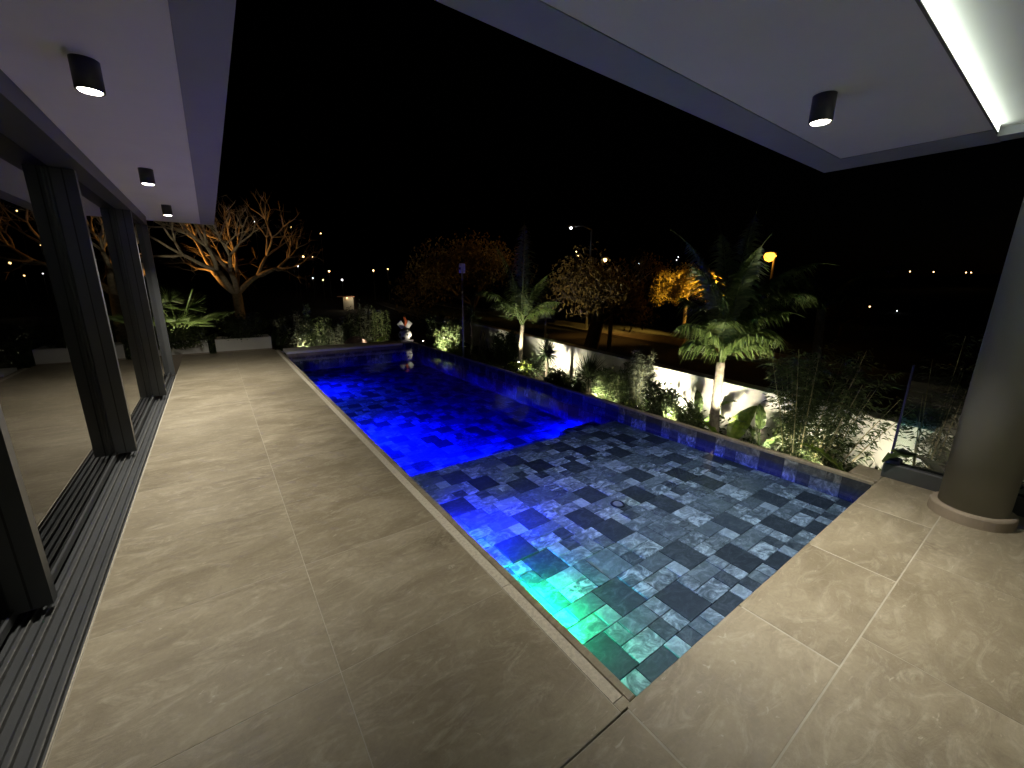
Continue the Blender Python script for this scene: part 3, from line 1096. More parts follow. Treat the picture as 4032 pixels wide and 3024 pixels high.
def big_leaf(base, az, elev, pet, blade, width, mat, parent, droop=0.6, torn=0.0, roll=0.0, part='leaf'):
    """petiole plus a broad blade with a midrib fold, rippled and (optionally) torn into lobes"""
    mbx = MB()
    p = Vector(base)
    hd = Vector((math.cos(az), math.sin(az), 0))
    e = elev
    d = hd * math.cos(e) + Vector((0, 0, math.sin(e)))
    q = p + d * pet
    mbx.tube([p, p.lerp(q, .5), q], [0.014, 0.011, 0.008], 6)
    N = 14
    side = Vector((-math.sin(az), math.cos(az), 0))
    side = (Matrix.Rotation(roll, 3, d) @ side)
    rows = []
    c = q.copy()
    for k in range(N + 1):
        s_ = k / N
        w = width * .5 * (math.sin((0.06 + 0.94 * s_ ** .75) * PI) ** .7) * (1 if s_ < .98 else .2)
        up = side.cross(d).normalized()
        if up.z < 0:
            up = -up
        rip = 0.012 * math.sin(k * 2.1)
        rows.append((c.copy(), c + side * w + up * (w * .30 + rip), c - side * w + up * (w * .30 - rip), c + side * w * .5 + up * w * .20, c - side * w * .5 + up * w * .20))
        e -= droop / N * (0.4 + 1.4 * s_)
        d = hd * math.cos(e) + Vector((0, 0, math.sin(e)))
        c = c + d * (blade / N)
    for k in range(N):
        a, b = rows[k], rows[k + 1]
        gap = torn > 0 and (k % 3 == 2 or rnd() < torn)
        for (i0, i1) in ((0, 3), (3, 1), (4, 0), (2, 4)):
            b0, b1 = b[i0], b[i1]
            if gap and i0 != 0 and i1 != 0:
                b0 = a[i0].lerp(b0, .55)
                b1 = a[i1].lerp(b1, .45)
            mbx.add([a[i0], a[i1], b1, b0], [(0, 1, 2, 3)])
    mbx.tube([r_[0] - Vector((0, 0, .003)) for r_ in rows], [0.006 * (1 - .8 * k / N) for k in range(N + 1)], 4)
    return mbx.build(part, mat, parent, tuple(base), True)


def broad_plant(label, base, leaves, mat='banana', name='banana_plant', cat='plant'):
    t = thing(name, label, cat, tuple(base))
    mb = MB()
    b = Vector(base)
    mb.tube([b, b + Vector((0, 0, .06)), b + Vector((.005, 0, .13))], [.028, .024, .014], 8)
    mb.build('stem', 'stem', t, tuple(base))
    for lf in leaves:
        big_leaf(b + Vector((U(-.015, .015), U(-.015, .015), .05)), *lf, mat, t) if len(lf) == 5 else big_leaf(b + Vector((U(-.015, .015), U(-.015, .015), .05)), *lf[:5], mat, t, *lf[5:])
    return t


def bamboo(label, base, h, w, canes, per, lean=(0, 0), mat='leaf', ll=0.065, lw=0.014):
    base = Vector(base)
    t = thing('bamboo', label, 'bamboo', tuple(base))
    ml = MB()
    for i in range(canes):
        a = U(0, 2 * PI)
        rr = math.sqrt(rnd())
        b0 = base + Vector((math.cos(a), math.sin(a), 0)) * w * .14 * rr
        hh = h * U(.65, 1.0)
        top = b0 + Vector((math.cos(a) * w * .5 * rr + lean[0] * hh, math.sin(a) * w * .5 * rr + lean[1] * hh, hh))
        mid = b0.lerp(top, .55) + Vector((0, 0, hh * .06))
        mc = MB()
        mc.tube([b0, b0.lerp(mid, .5), mid, mid.lerp(top, .5), top], [.0065, .006, .005, .0035, .002], 5)
        mc.build('cane', 'cane', t, tuple(b0))
        for k in range(int(per * 3.6)):
            s_ = U(.12, 1.0)
            p = b0.lerp(mid, s_ * 2) if s_ < .5 else mid.lerp(top, s_ * 2 - 1)
            a2 = U(0, 2 * PI)
            tw = p + Vector((math.cos(a2), math.sin(a2), U(.0, .6))) * U(.03, .13)
            for j in range(3):
                d = Vector((math.cos(a2 + U(-.8, .8)), math.sin(a2 + U(-.8, .8)), U(-.4, .5)))
                ml.blade(p.lerp(tw, (j + 1) / 3), d, rdir(), ll * U(.6, 1.2), lw * U(.7, 1.2), U(.3, 1.2))
    ml.build('foliage', mat, t, tuple(base))
    return t


def grass_tuft(label, base, n, h, w, mat='grass', lw=0.010):
    base = Vector(base)
    t = MB()
    for i in range(n):
        a = U(0, 2 * PI)
        e = U(.75, 1.45)
        d = Vector((math.cos(a) * math.cos(e), math.sin(a) * math.cos(e), math.sin(e)))
        t.blade(base + Vector((U(-w, w) * .4, U(-w, w) * .4, 0)), d, Vector((-math.sin(a), math.cos(a), 0)), h * U(.5, 1.1), lw, U(.1, .9), .1)
    o = t.build('grass_tuft', mat, None, tuple(base))
    return tag(o, label, 'grass')


def bed_at(px, py, off, z=None):
    """the point on a line OFF metres in front of the garden wall, seen at a pixel column"""
    d = CAM_R @ Vector(((px - IMG_W / 2), (IMG_H / 2 - py), -F_PX))
    t_ = (5.28 - off) / (d.x - 0.147 * d.y)
    p = CAM + d * t_
    return Vector((p.x, p.y, BED if z is None else z))


# feather palm in the middle of the bed
b1 = bed_at(2050, 1450, .62)
palm('slender feather palm with one upright frond in mid bed', b1, [b1, b1 + Vector((.0, .02, .55)), b1 + Vector((.03, .0, 1.12))], .060, .036,
     [(0.9, 1.55, 2.6, .22, .46, 86), (2.5, 1.45, 2.2, .8, .46, 76), (-.6, 1.15, 1.25, 2.0, .40, 56), (0.0, 1.3, 1.5, 1.3, .42, 56),
      (2.5, 1.15, 1.65, 1.9, .44, 60), (3.3, 1.05, 1.4, 2.1, .40, 54), (-2.3, 1.25, 1.35, 1.7, .40, 50), (1.3, 1.3, 1.6, 1.3, .42, 56),
      (-1.2, 1.4, 1.5, 1.1, .42, 56), (-.4, 1.0, 1.05, 2.0, .36, 46)])
# larger palm close to the terrace
b2 = bed_at(2822, 1660, .62)
tp = b2 + Vector((-.02, .04, 1.14))
palm('large drooping feather palm rising above the white wall', b2, [b2, b2 + Vector((-.04, .02, .5)), tp], .062, .045,
     [(-.2, 1.54, 2.0, .35, .40, 110), (.9, 1.52, 1.9, .8, .40, 100), (-.62, 1.45, 1.75, 2.7, .40, 110), (-.75, 1.48, 1.85, 1.9, .40, 110),
      (2.5, 1.50, 1.8, 1.1, .38, 100), (2.6, 1.32, 1.0, 2.5, .36, 76), (2.2, 1.15, .72, 2.9, .30, 60), (-1.2, 1.40, 1.15, 2.1, .38, 80),
      (-2.3, 1.52, 1.7, 1.2, .38, 96), (3.6, 1.38, 1.05, 2.2, .36, 70), (.2, 1.46, 1.8, 1.6, .40, 100), (-.5, 1.2, 1.15, 3.2, .36, 80),
      (1.7, 1.4, 1.2, 1.7, .38, 76), (-.9, 1.15, .8, 3.0, .30, 60), (3.0, 1.48, 1.6, 1.6, .38, 90), (-1.6, 1.3, .9, 2.6, .32, 64)])
# far palm dim beyond the wall at right of the lamp
pw = at(3230, 1330, 9.5)
pw.z = -1.24
palm('dim palm beyond the wall with fronds spread wide in the dark', pw, [pw, pw + Vector((0, 0, 1.1)), pw + Vector((.05, .1, 2.3))], .10, .08,
     [(a_ * 1.05, U(.5, 1.2), U(1.6, 2.1), U(1.3, 1.9), .55, 40) for a_ in range(6)])
# fan palm by the planter
fp = Vector((-0.75, 12.6, BED))
t = thing('fan_palm', 'low fan palm with stiff spiky fans behind the planter', 'palm tree', tuple(fp))
mb = MB()
mb.tube([fp, fp + Vector((0, 0, .5)), fp + Vector((.02, 0, .8))], [.12, .11, .09], 10)
mb.build('trunk', 'palm_bark', t, tuple(fp))
for k in range(13):
    a = k * 2.39996
    e = U(.05, 1.25)
    d = Vector((math.cos(a) * math.cos(e), math.sin(a) * math.cos(e), math.sin(e)))
    p0 = fp + Vector((0, 0, .78))
    p1 = p0 + d * U(.55, .85)
    mb = MB()
    mb.tube([p0, p0.lerp(p1, .5) + Vector((0, 0, .03)), p1], [.012, .010, .007], 5)
    sd = d.cross(Vector((0, 0, 1))).normalized()
    for j in range(26):
        th = -1.75 + 3.5 * j / 25
        dd = (d * math.cos(th) + sd * math.sin(th)).normalized()
        mb.blade(p1, dd, d.cross(sd), U(.48, .6), .028, U(.0, .3), .1)
    mb.build('frond', 'palm', t, tuple(p0))

# yuccas
rosette('dark spiky yucca ball in front of the wall beside the slim palm', bed_at(2155, 1390, .55), .60, 150, .42, .030)
rosette('tall yucca on a thin trunk behind the grey pole', Vector((5.75, 9.9, BED)), 1.15, 110, .45, .030)
rosette('dark low cycad with arching leaves against the wall', bed_at(2320, 1450, .45), .35, 110, .52, .034, 'leaf_dk', 'cycad', 'cycad', .05, .8)
rosette('small spiky agave by the coping under the bamboo', bed_at(3055, 1740, .75), .16, 60, .20, .018, 'yucca', 'agave', 'agave', .02, .9)

# shrubs along the bed
shrub('leafy shrub lit white from below near the far pool corner', Vector((5.0, 9.75, BED)), 1.15, .75, 700, 'leaf', .09, .030, .6, 9)
shrub('low lit shrub spilling beside the pool coping at the far end', Vector((4.75, 9.0, BED)), .62, .55, 420, 'leaf_lime', .075, .03, .5, 8)
shrub('dark shrub between the far corner and the grey pole', Vector((5.5, 11.0, BED)), 1.25, 1.1, 700, 'leaf_dk', .09, .03, .5, 9)
shrub('climber shrub against the wall left of the slim palm', bed_at(1990, 1380, .35), .82, .75, 800, 'leaf', .07, .032, .4, 9)
shrub('lime groundcover shrub glowing over the uplight of the slim palm', bed_at(2040, 1480, .95), .34, .55, 420, 'leaf_lime', .055, .028, .5, 8)
shrub('small dark shrub under the yucca ball', bed_at(2190, 1500, .85), .36, .55, 380, 'leaf_dk', .07, .028, .5, 7)
shrub('dark broad shrub between yucca ball and fern', bed_at(2260, 1560, 1.0), .40, .5, 330, 'leaf_dk', .09, .045, .5, 7)
shrub('feathery fern shrub by the coping lit from one side', bed_at(2400, 1560, .75), .72, .60, 750, 'leaf', .13, .014, .7, 10)
shrub('bushy dark shrub between the bright glow and the big palm', bed_at(2610, 1580, .72), .72, .62, 1000, 'leaf_dk', .08, .020, .7, 12)
shrub('tall wispy shrub overtopping the wall by the street glow', bed_at(2520, 1420, .35), 1.05, .55, 700, 'leaf_grey', .075, .016, .6, 12)
shrub('thin leafed shrub catching light beside the bushy dark one', bed_at(2715, 1620, .70), .52, .48, 520, 'leaf', .09, .016, .7, 9)
shrub('small dark leaved shrub at the coping near the fence end', bed_at(3310, 1840, .72), .42, .36, 420, 'leaf_dk', .06, .020, .6, 9)
grass_tuft('bright lime grass tuft over the strongest uplight', bed_at(2490, 1600, .55), 160, .36, .30)
grass_tuft('thin grass tuft by the coping under the fern', bed_at(2440, 1600, .95), 90, .28, .22)

# ground cover filling the bed
mb = MB()
for k in range(7000):
    yy = U(-.8, 11.0)
    xa, xb = 4.36, wall_x(yy) - .03
    xx = xa + (xb - xa) * rnd()
    hh = .10 + .22 * (0.5 + .5 * math.sin(xx * 7.1 + 1.3) * math.cos(yy * 5.3)) + .08 * rnd()
    mb.blade((xx, yy, BED + hh * rnd()), rdir(.6), rdir(), U(.05, .11), U(.02, .04), U(.1, .8))
gc = mb.build('ground_cover', 'leaf_dk')
gc['kind'] = 'stuff'
gc['label'] = 'low leafy ground cover between pool coping and garden wall'

# bamboo
bamboo('dense bamboo clump rising over the wall end', bed_at(3150, 1780, .55), 1.55, .85, 18, 34)
bamboo('leaning bamboo with bare canes beside the torn banana', bed_at(3230, 1790, .70), 1.50, .60, 8, 22, (-.02, -.28))
bamboo('thin bamboo behind the glass fence', Vector((4.86, 0.55, BED)), 1.75, .55, 9, 18, (0, -.02), 'leaf_dk')

# broad leaved plants
broad_plant('upright bright green banana leaf at the foot of the big palm', bed_at(2870, 1690, .78),
            [(-.9, 1.35, .22, .50, .21, .5, 0, 1.0), (2.2, 1.1, .18, .42, .16, .9, 0, .4), (-1.6, .75, .16, .34, .15, 1.2, 0, .2)])
broad_plant('low curling lime leaf plant beside the coping', bed_at(2935, 1730, .88),
            [(-.7, .85, .12, .30, .15, 1.5), (.4, .95, .12, .26, .14, 1.4), (2.3, .8, .12, .26, .12, 1.4)])
broad_plant('slim broad leaved plant casting shadows on the wall by the trunk', bed_at(2755, 1640, .45),
            [(2.4, 1.25, .28, .40, .13, .9), (-.9, 1.15, .28, .42, .13, 1.0), (.8, 1.35, .30, .34, .12, .7), (4.4, 1.0, .24, .36, .12, 1.2)], 'banana_dk')
broad_plant('paddle leaved plant in front of the bright wall patch', bed_at(3005, 1700, .45),
            [(2.5, 1.15, .30, .36, .13, 1.2), (-.8, 1.1, .30, .38, .13, 1.3), (.6, 1.3, .34, .34, .12, .8), (-2.1, 1.0, .22, .34, .14, 1.1)], 'banana_dk')
bp = bed_at(3452, 1775, .80)
broad_plant('glowing yellow green plant with a dark torn leaf by the fence', bp,
            [(1.9, 1.05, .20, .62, .24, .9, .25), (-.6, 1.2, .22, .26, .18, 1.3), (2.9, 1.1, .20, .24, .16, 1.4), (-1.8, .8, .16, .28, .15, 1.2)])
bg = Vector((4.92, 0.30, BED))
broad_plant('arching banana leaf seen through the glass fence', bg,
            [(2.5, 1.15, .40, .70, .24, 1.7, .12), (-1.9, 1.1, .40, .7, .22, 1.5), (1.0, 1.3, .35, .5, .18, 1.0)], 'banana_dk')
# far end plants
broad_plant('upright paddle leaf plant between planter and pool', Vector((1.14, 11.35, BED)),
            [(.3, 1.25, .35, .55, .20, .5), (2.9, 1.2, .32, .5, .18, .5), (1.5, 1.4, .4, .5, .18, .3), (-1.4, 1.1, .25, .45, .16, .7)], 'banana_dk')
broad_plant('small pale broad leaf plant lit white beside the ornament', Vector((3.35, 11.15, BED)),
            [(-.5, 1.1, .28, .45, .24, .6, 0, .6), (2.7, 1.0, .26, .40, .22, .7, 0, .3), (-2.2, .8, .26, .36, .2, .9)], 'banana')
mt = ['leaf_grey', 'leaf_dk', 'leaf', 'leaf_grey', 'leaf_dk', 'leaf_grey', 'leaf']
desc = ['grey green shrub right of the paddle leaf plant', 'low dark shrub behind the left end of the bench', 'rounded green shrub behind the bench',
        'silvery shrub behind the middle of the bench', 'dark upright shrub left of the pink rock', 'tall thin shrub behind the pink rock', 'leafy shrub left of the ornament']
for k, (xx, yy, hh, ww) in enumerate(((1.55, 11.7, 1.1, .8), (1.95, 11.5, .8, .6), (2.25, 11.9, 1.0, .75), (2.55, 11.6, .9, .6), (2.95, 11.8, 1.0, .6), (3.45, 12.2, 1.3, .7), (3.9, 12.0, 1.1, .6))):
    shrub(desc[k], Vector((xx, yy, BED)), hh * 1.18, ww * 1.1, 520, mt[k], .075, .022, .7, 8)
shrub('pale conical sapling lit from below behind the bench', Vector((1.98, 12.1, BED)), 1.45, .55, 420, 'leaf', .085, .028, .7, 5, conic=.6)
shrub('trailing creeper hanging over the long planter by the door', Vector((-0.62, 11.05, 0.2)), .36, 1.15, 900, 'leaf', .055, .03, .1, 12)
shrub('clipped dark hedge planted in the planter by the pool', Vector((0.45, 11.28, 0.24)), .55, 1.15, 1300, 'leaf_dk', .05, .024, .4, 14)
shrub('flowering creeper spilling between the two planters', Vector((-0.13, 11.1, -.3)), .72, .30, 330, 'leaf', .05, .03, .2, 6)

# ------------------------------------------------------------------ garden uplights
def uplight(loc, tgt, energy, label, size=100):
    t = thing('garden_uplight', label, 'uplight', tuple(loc), 'spike uplights in the garden bed')
    b = Vector(loc)
    d = (Vector(tgt) - b).normalized()
    mb = MB()
    mb.tube([b, b + Vector((0, 0, .23))], [.008, .008], 6)
    mb.build('spike', 'lamp_body', t, tuple(loc))
    h0 = b + Vector((0, 0, .25))
    mb = MB()
    mb.tube([h0 - d * .05, h0 + d * .035], [.026, .032], 14)
    mb.build('head', 'lamp_body', t, tuple(loc))
    mb = MB()
    mb.tube([h0 + d * .0355, h0 + d * .041], [.026, .022], 14)
    mb.build('lens', 'lens', t, tuple(loc))
    light('lamp', 'SPOT', h0 + d * .05, energy, (1.0, .92, .66), t, Vector(tgt), spot_size=math.radians(size), spot_blend=.7, shadow_soft_size=.02)


def up_at(px, py, off, e, label, tz=0.15, toff=0.0, size=100):
    b = bed_at(px, py, off)
    b.z = BED + 0.02
    tx = b.y + toff
    uplight(b, Vector((wall_x(tx), tx, tz)), e, label, size)


up_at(2035, 1475, 1.20, 110, 'uplight in the lime groundcover below the slim palm', .1)
up_at(2505, 1600, .90, 75, 'uplight under the bright grass tuft', .1)
up_at(2755, 1660, .62, 30, 'uplight beside the big palm trunk', .1)
up_at(3010, 1740, .80, 34, 'uplight under the paddle leaved plant', .1)
up_at(3400, 1865, .85, 16, 'uplight by the coping below the glowing plant', -.1)
up_at(3640, 1840, .55, 12, 'uplight behind the glass fence', .0)
uplight(Vector((4.55, 9.35, BED + .02)), Vector((5.0, 9.75, .3)), 118, 'uplight shining into the white lit shrub at the far corner')
uplight(Vector((3.25, 10.95, BED + .02)), Vector((3.3, 11.4, .3)), 55, 'uplight under the pale broad leaf plant')
uplight(Vector((-0.55, 11.95, BED + .02)), Vector((-.7, 12.6, .7)), 91, 'uplight at the foot of the fan palm')
uplight(Vector((1.75, 11.3, BED + .02)), Vector((2.0, 12.1, .5)), 55, 'uplight in front of the conical sapling')
up_at(2250, 1500, 1.05, 32, 'weak uplight between yucca ball and cycad', .2)

up_at(2330, 1560, 1.25, 34, 'added fill uplight at the coping in front of the cycad', .0, .3)  # added front fill, stands in for terrace light on the plants
up_at(2620, 1640, 1.00, 30, 'added fill uplight at the coping in front of the bushy dark shrub', .0, .15)  # second added fill for the fronts of the bed plants
up_at(3190, 1830, .92, 16, 'added fill uplight at the coping in front of the bamboo clump', .1, .1)  # added to fill the bamboo from the terrace side
uplight(b2 + Vector((-.38, -.30, .02)), b2 + Vector((0, .02, 1.3)), 150, 'added uplight aimed up the big palm to brighten its crown', 70)  # lamp added to brighten the big palm's crown
uplight(b1 + Vector((-.25, -.25, .02)), b1 + Vector((.05, .02, 1.4)), 90, 'added uplight aimed up the slim palm to brighten its crown', 70)  # likewise added, brightens the slim palm's fronds

uplight(Vector((4.50, 10.25, BED + .25)), Vector((4.12, 10.62, .3)), 9, 'added uplight at the coping to brighten the ornament', 60)  # added because the ornament came out dark
uplight(Vector((2.4, 11.05, BED + .02)), Vector((2.4, 11.9, .3)), 9, 'added uplight low behind the middle of the bench', 120)  # added to lift the shrub row behind the bench
uplight(Vector((3.75, 11.2, BED + .02)), Vector((3.8, 12.1, .3)), 8, 'added uplight low behind the garden ornament', 110)  # also added to brighten that shrub row
uplight(Vector((0.4, 11.75, BED + .5)), Vector((0.2, 13.0, .9)), 3, 'added uplight behind the hedge planter', 110)  # weak extra lamp added behind the hedge

# ------------------------------------------------------------------ small things
pl = Vector((4.42, 7.95, BED))
t = thing('sensor_pole', 'thin grey pole with a white sensor box on top', 'pole', tuple(pl))
mb = MB()
mb.tube([pl, pl + Vector((0, 0, 1.1)), (4.42, 7.95, 1.80)], [.020, .020, .020], 12)
mb.build('post', 'steel', t, tuple(pl), True)
mb = MB()
mb.slab(4.37, 4.47, 7.90, 8.0, 1.76, 1.96, .012)
s_ = mb.build('sensor_box', 'plastic', t, (4.42, 7.95, 1.85))
mb = MB()
mb.box(4.365, 4.3705, 7.925, 7.975, 1.83, 1.88)
mb.build('sensor_window', 'black', s_, (4.37, 7.95, 1.85))

ps = Vector((5.60, 9.05, BED))
t = thing('plant_stand', 'dark wooden A frame stand leaning in the bed beside the pole', 'stand', tuple(ps))
for dx, dy in ((-.22, -.05), (.20, -.12), (.05, .22)):
    mb = MB()
    mb.tube([ps + Vector((dx, dy, 0)), ps + Vector((dx * .15, dy * .15, .86))], [.017, .014], 6)
    mb.build('leg', 'wood', t, tuple(ps))
mb = MB()
mb.tube([ps + Vector((-.13, -.03, .36)), ps + Vector((.12, -.07, .36))], [.011, .011], 6)
mb.build('crossbar', 'wood', t, tuple(ps))

# garden ornament at the pool's far corner
oc = Vector((4.12, 10.62, 0))
t = thing('garden_ornament', 'white and black glazed garden ornament with orange tip at far pool corner', 'ornament', tuple(oc))
mb = MB()
mb.slab(oc.x - .17, oc.x + .17, oc.y - .13, oc.y + .13, 0.0, .045, .008)
mb.build('base', 'planter', t, tuple(oc))
mb = MB()
mb.lathe([(.10, .046), (.15, .10), (.175, .18), (.15, .26), (.11, .29)], 20, oc)
bd = mb.build('body', 'ceramic', t, tuple(oc), True)
for a, zz, sz in ((-2.2, .11, .05), (-1.0, .13, .04), (-1.6, .20, .028), (-2.8, .2, .045), (-.4, .19, .045)):
    mb = MB()
    r_ = .166 if zz > .15 else .150
    c = oc + Vector((math.cos(a) * r_, math.sin(a) * r_, zz))
    mb.add([c + Vector((-math.sin(a) * sz * math.cos(k * PI / 4) * U(.7, 1.2) + math.cos(a) * .012, math.cos(a) * sz * math.cos(k * PI / 4) * U(.7, 1.2) + math.sin(a) * .012, sz * math.sin(k * PI / 4) * U(.7, 1.2))) for k in range(8)] + [c], [tuple(range(8))] + [(k, (k + 1) % 8, 8) for k in range(8)])
    mb.build('patch', 'ceramic_black', bd, tuple(c))
mb = MB()
mb.lathe([(.112, .29), (.13, .31), (.12, .345), (.06, .36)], 20, oc)
mb.build('neck', 'ceramic_black', t, tuple(oc), True)
for sg in (-1, 1):
    mb = MB()
    vs = [(0, .34), (sg * .11, .36), (sg * .21, .47), (sg * .10, .57), (sg * .03, .44)]
    if sg > 0:
        vs = vs[::-1]
    mb.prism([(oc.x + a, oc.z + b) for a, b in vs], oc.y - .035, oc.y + .035, 1)
    mb.build('wing', 'ceramic', t, tuple(oc))
mb = MB()
mb.prism([(oc.x - .01, .42), (oc.x + .06, .46), (oc.x + .07, .55), (oc.x + .02, .64), (oc.x - .03, .66), (oc.x - .0, .55)], oc.y - .03, oc.y + .03, 1)
mb.build('crest', 'ceramic_red', t, tuple(oc))

# pink rock behind the bench
rc = Vector((2.95, 11.15, BED))
mb = MB()
rv, rf = [], []
for j in range(7):
    for i in range(14):
        ph = PI / 2 * j / 6
        a = 2 * PI * i / 14
        k = 1 + .16 * math.sin(3 * a + j) + U(-.05, .05)
        rv.append((rc.x + .42 * k * math.cos(a) * math.cos(ph), rc.y + .22 * k * math.sin(a) * math.cos(ph), BED + .66 * math.sin(ph) * (1 + U(-.03, .03))))
for j in range(6):
    for i in range(14):
        rf.append((j * 14 + i, j * 14 + (i + 1) % 14, (j + 1) * 14 + (i + 1) % 14, (j + 1) * 14 + i))
mb.add(rv, rf)
tag(mb.build('rock', 'rock', None, tuple(rc)), 'smooth pinkish boulder behind the pool bench', 'rock')


# ------------------------------------------------------------------ trees outside
def grow(mt, p, d, length, r, depth, tips, spread, upk, minr=0.006):
    steps = 4
    pts, rad = [p.copy()], [r]
    q = p.copy()
    for k in range(steps):
        d = (d + rdir() * .17 + Vector((0, 0, upk * .06))).normalized()
        q = q + d * (length / steps)
        pts.append(q.copy())
        rad.append(max(minr, r * (1 - .32 * (k + 1) / steps)))
    mt.tube(pts, rad, 8 if depth > 3 else 5)
    if depth <= 0:
        tips.append((q.copy(), d.copy()))
        return
    if depth <= 2:
        tips.append((q.copy(), d.copy()))
    nb = 3 if rnd() < .42 else 2
    a0 = U(0, 2 * PI)
    for k in range(nb):
        a = a0 + 2 * PI * k / nb + U(-.4, .4)
        sd = d.orthogonal().normalized()
        sd = Matrix.Rotation(a, 3, d) @ sd
        nd = (d + sd * U(.45, .85) * spread + Vector((0, 0, upk * .16))).normalized()
        grow(mt, q, nd, length * U(.70, .90), r * (.68 if nb == 2 else .60), depth - 1, tips, spread, upk, minr)


def tree(label, base, th, r, limb, depth, spread, upk, leaf, nl, ll, bark='bark', name='tree', lean=(0, 0), bare=False, scatter=.35, sub=3):
    base = Vector(base)
    t = thing(name, label, 'tree', tuple(base))
    mt, tips = MB(), []
    top = base + Vector((lean[0] * th, lean[1] * th, th))
    mt.tube([base, base.lerp(top, .12), base.lerp(top, .55) + Vector((.03, 0, 0)), top], [r * 1.45, r * 1.05, r * .95, r * .85], 12)
    for k in range(sub):
        a = 2 * PI * k / sub + U(-.3, .3)
        d = Vector((math.cos(a) * spread, math.sin(a) * spread, .75)).normalized()
        grow(mt, top - Vector((0, 0, r * .6)), d, limb * U(.85, 1.15), r * .62, depth, tips, spread, upk)
    mt.build('trunk', bark, t, tuple(base), True)
    mc = MB()
    if bare:
        for p, d in tips:
            for k in range(nl):
                dd = (d + rdir(.25) * .9).normalized()
                q = p + dd * U(.2, ll)
                mc.tube([p, p.lerp(q, .5) + rdir() * .03, q], [.005, .004, .002], 3)
                for j in range(2):
                    q2 = p.lerp(q, U(.4, 1)) + (dd + rdir() * .8).normalized() * U(.1, .35)
                    mc.tube([p.lerp(q, U(.3, .8)), q2], [.003, .0015], 3)
    else:
        for k in range(nl):
            p, d = random.choice(tips)
            mc.blade(p + rdir() * (scatter * rnd() ** .5), rdir(-.15), rdir(), ll * U(.6, 1.3), ll * .62 * U(.7, 1.2), U(.2, .9))
    mc.build('crown', leaf, t, tuple(base))
    return t


def ground_at(px, depth, z=-1.24):
    p = at(px, 1200, depth)
    return Vector((p.x, p.y, z))


tree('large bare spreading tree lit orange beyond the planters', ground_at(938, 14.0), 2.45, .17, 1.05, 4, .85, .32, 'bark', 2, .50, 'bark', 'bare_tree', bare=True, sub=5)
tree('leafy brown tree in the dark behind the slim palm', ground_at(1860, 17.0), 1.9, .14, .84, 4, .85, .15, 'dry', 5200, .12, 'bark_dark', scatter=.55, sub=4)
tree('leaning dark trunk tree with orange leaves by the street', ground_at(2300, 11.5), 1.9, .22, .47, 4, .80, .0, 'dry', 2600, .11, 'bark_dark', 'tree', (.22, -.10), scatter=.45)
tree('small round tree shining yellow under the sodium lamp', ground_at(2700, 22.0), 2.25, .10, .62, 3, .95, .0, 'gold', 4600, .13, 'bark', 'tree', scatter=.45, sub=4)
tree('slim street tree with lit trunk right of the leaning one', ground_at(2408, 15.0), 2.0, .085, .70, 3, .7, .2, 'dry', 1200, .10, 'bark', 'tree', scatter=.4)
tree('reddish bush tree glowing faintly far right', ground_at(3330, 24.0), .7, .08, .55, 3, .8, .1, 'dry', 1500, .12, 'bark_dark', 'tree', scatter=.4)
shrub('wide dark hedge bush between planters and bare tree', Vector((-1.2, 14.6, BED)), 1.1, 2.0, 900, 'leaf_dk', .09, .035, .5, 12)

# ------------------------------------------------------------------ street lamps and sign
def street_lamp(px, py, depth, arm_px, label, mat, r, col, energy, aim=None, cone=85):
    top = at(px, py, depth)
    tip = at(arm_px[0], arm_px[1], depth) if arm_px else top
    gz = terrain_z(top.x, top.y)
    t = thing('street_lamp', label, 'street lamp', (top.x, top.y, gz))
    mb = MB()
    mb.tube([(top.x, top.y, gz), (top.x, top.y, (gz + top.z) / 2), (top.x, top.y, top.z)], [.075, .06, .045], 10)
    mb.build('post', 'steel', t, (top.x, top.y, gz), True)
    if arm_px:
        mb = MB()
        mb.tube([top, top.lerp(tip, .5) + Vector((0, 0, .12)), tip], [.035, .03, .025], 8)
        mb.build('arm', 'steel', t, tuple(top), True)
    mb = MB()
    dv = Vector((tip.x - top.x, tip.y - top.y, 0))
    dv = dv.normalized() if dv.length > .01 else Vector((1, 0, 0))
    if aim is not None and not arm_px:
        dv = Vector((aim.x - tip.x, aim.y - tip.y, 0)).normalized()
    mb.tube([tip - dv * .05 + Vector((0, 0, .03)), tip + dv * .2 + Vector((0, 0, .04)), tip + dv * .45 + Vector((0, 0, .02))], [.05, .10, .05], 10)
    mb.build('lamp_head', 'steel', t, tuple(tip))
    mb = MB()
    lc = tip + dv * .2 - Vector((0, 0, .08))
    mb.lathe([(.01, -r), (r * .7, -r * .7), (r, 0), (r * .7, r * .5), (.01, r * .6)], 14, lc)
    mb.build('lens', mat, t, tuple(lc), True)
    if energy:
        light('lamp', 'SPOT', lc - Vector((0, 0, r + .05)), energy, col, t, aim if aim is not None else lc - Vector((0, 0, 4)), spot_size=math.radians(cone), spot_blend=.8, shadow_soft_size=r)
    return t


SOD = (1.0, .46, .08)
street_lamp(3052, 1000, 18.5, None, 'glowing orange sodium street lamp above the big palm', 'sodium', .26, (1.0, .60, .10), 9000, at(2700, 1160, 22.0), 40)
light('lamp', 'SPOT', at(3020, 1035, 18.5), 330, (1.0, .44, .05), bpy.data.objects['street_lamp'], at(2300, 1120, 11.5), spot_size=math.radians(22), spot_blend=.7, shadow_soft_size=.17)
street_lamp(2330, 905, 24.0, (2262, 892), 'tall street lamp with small white heads on a bent arm', 'cool', .07, (1, .9, .8), 0)
street_lamp(2372, 1016, 21.0, None, 'low yellow lamp shining through the leaning tree', 'warm', .10, SOD, 110)

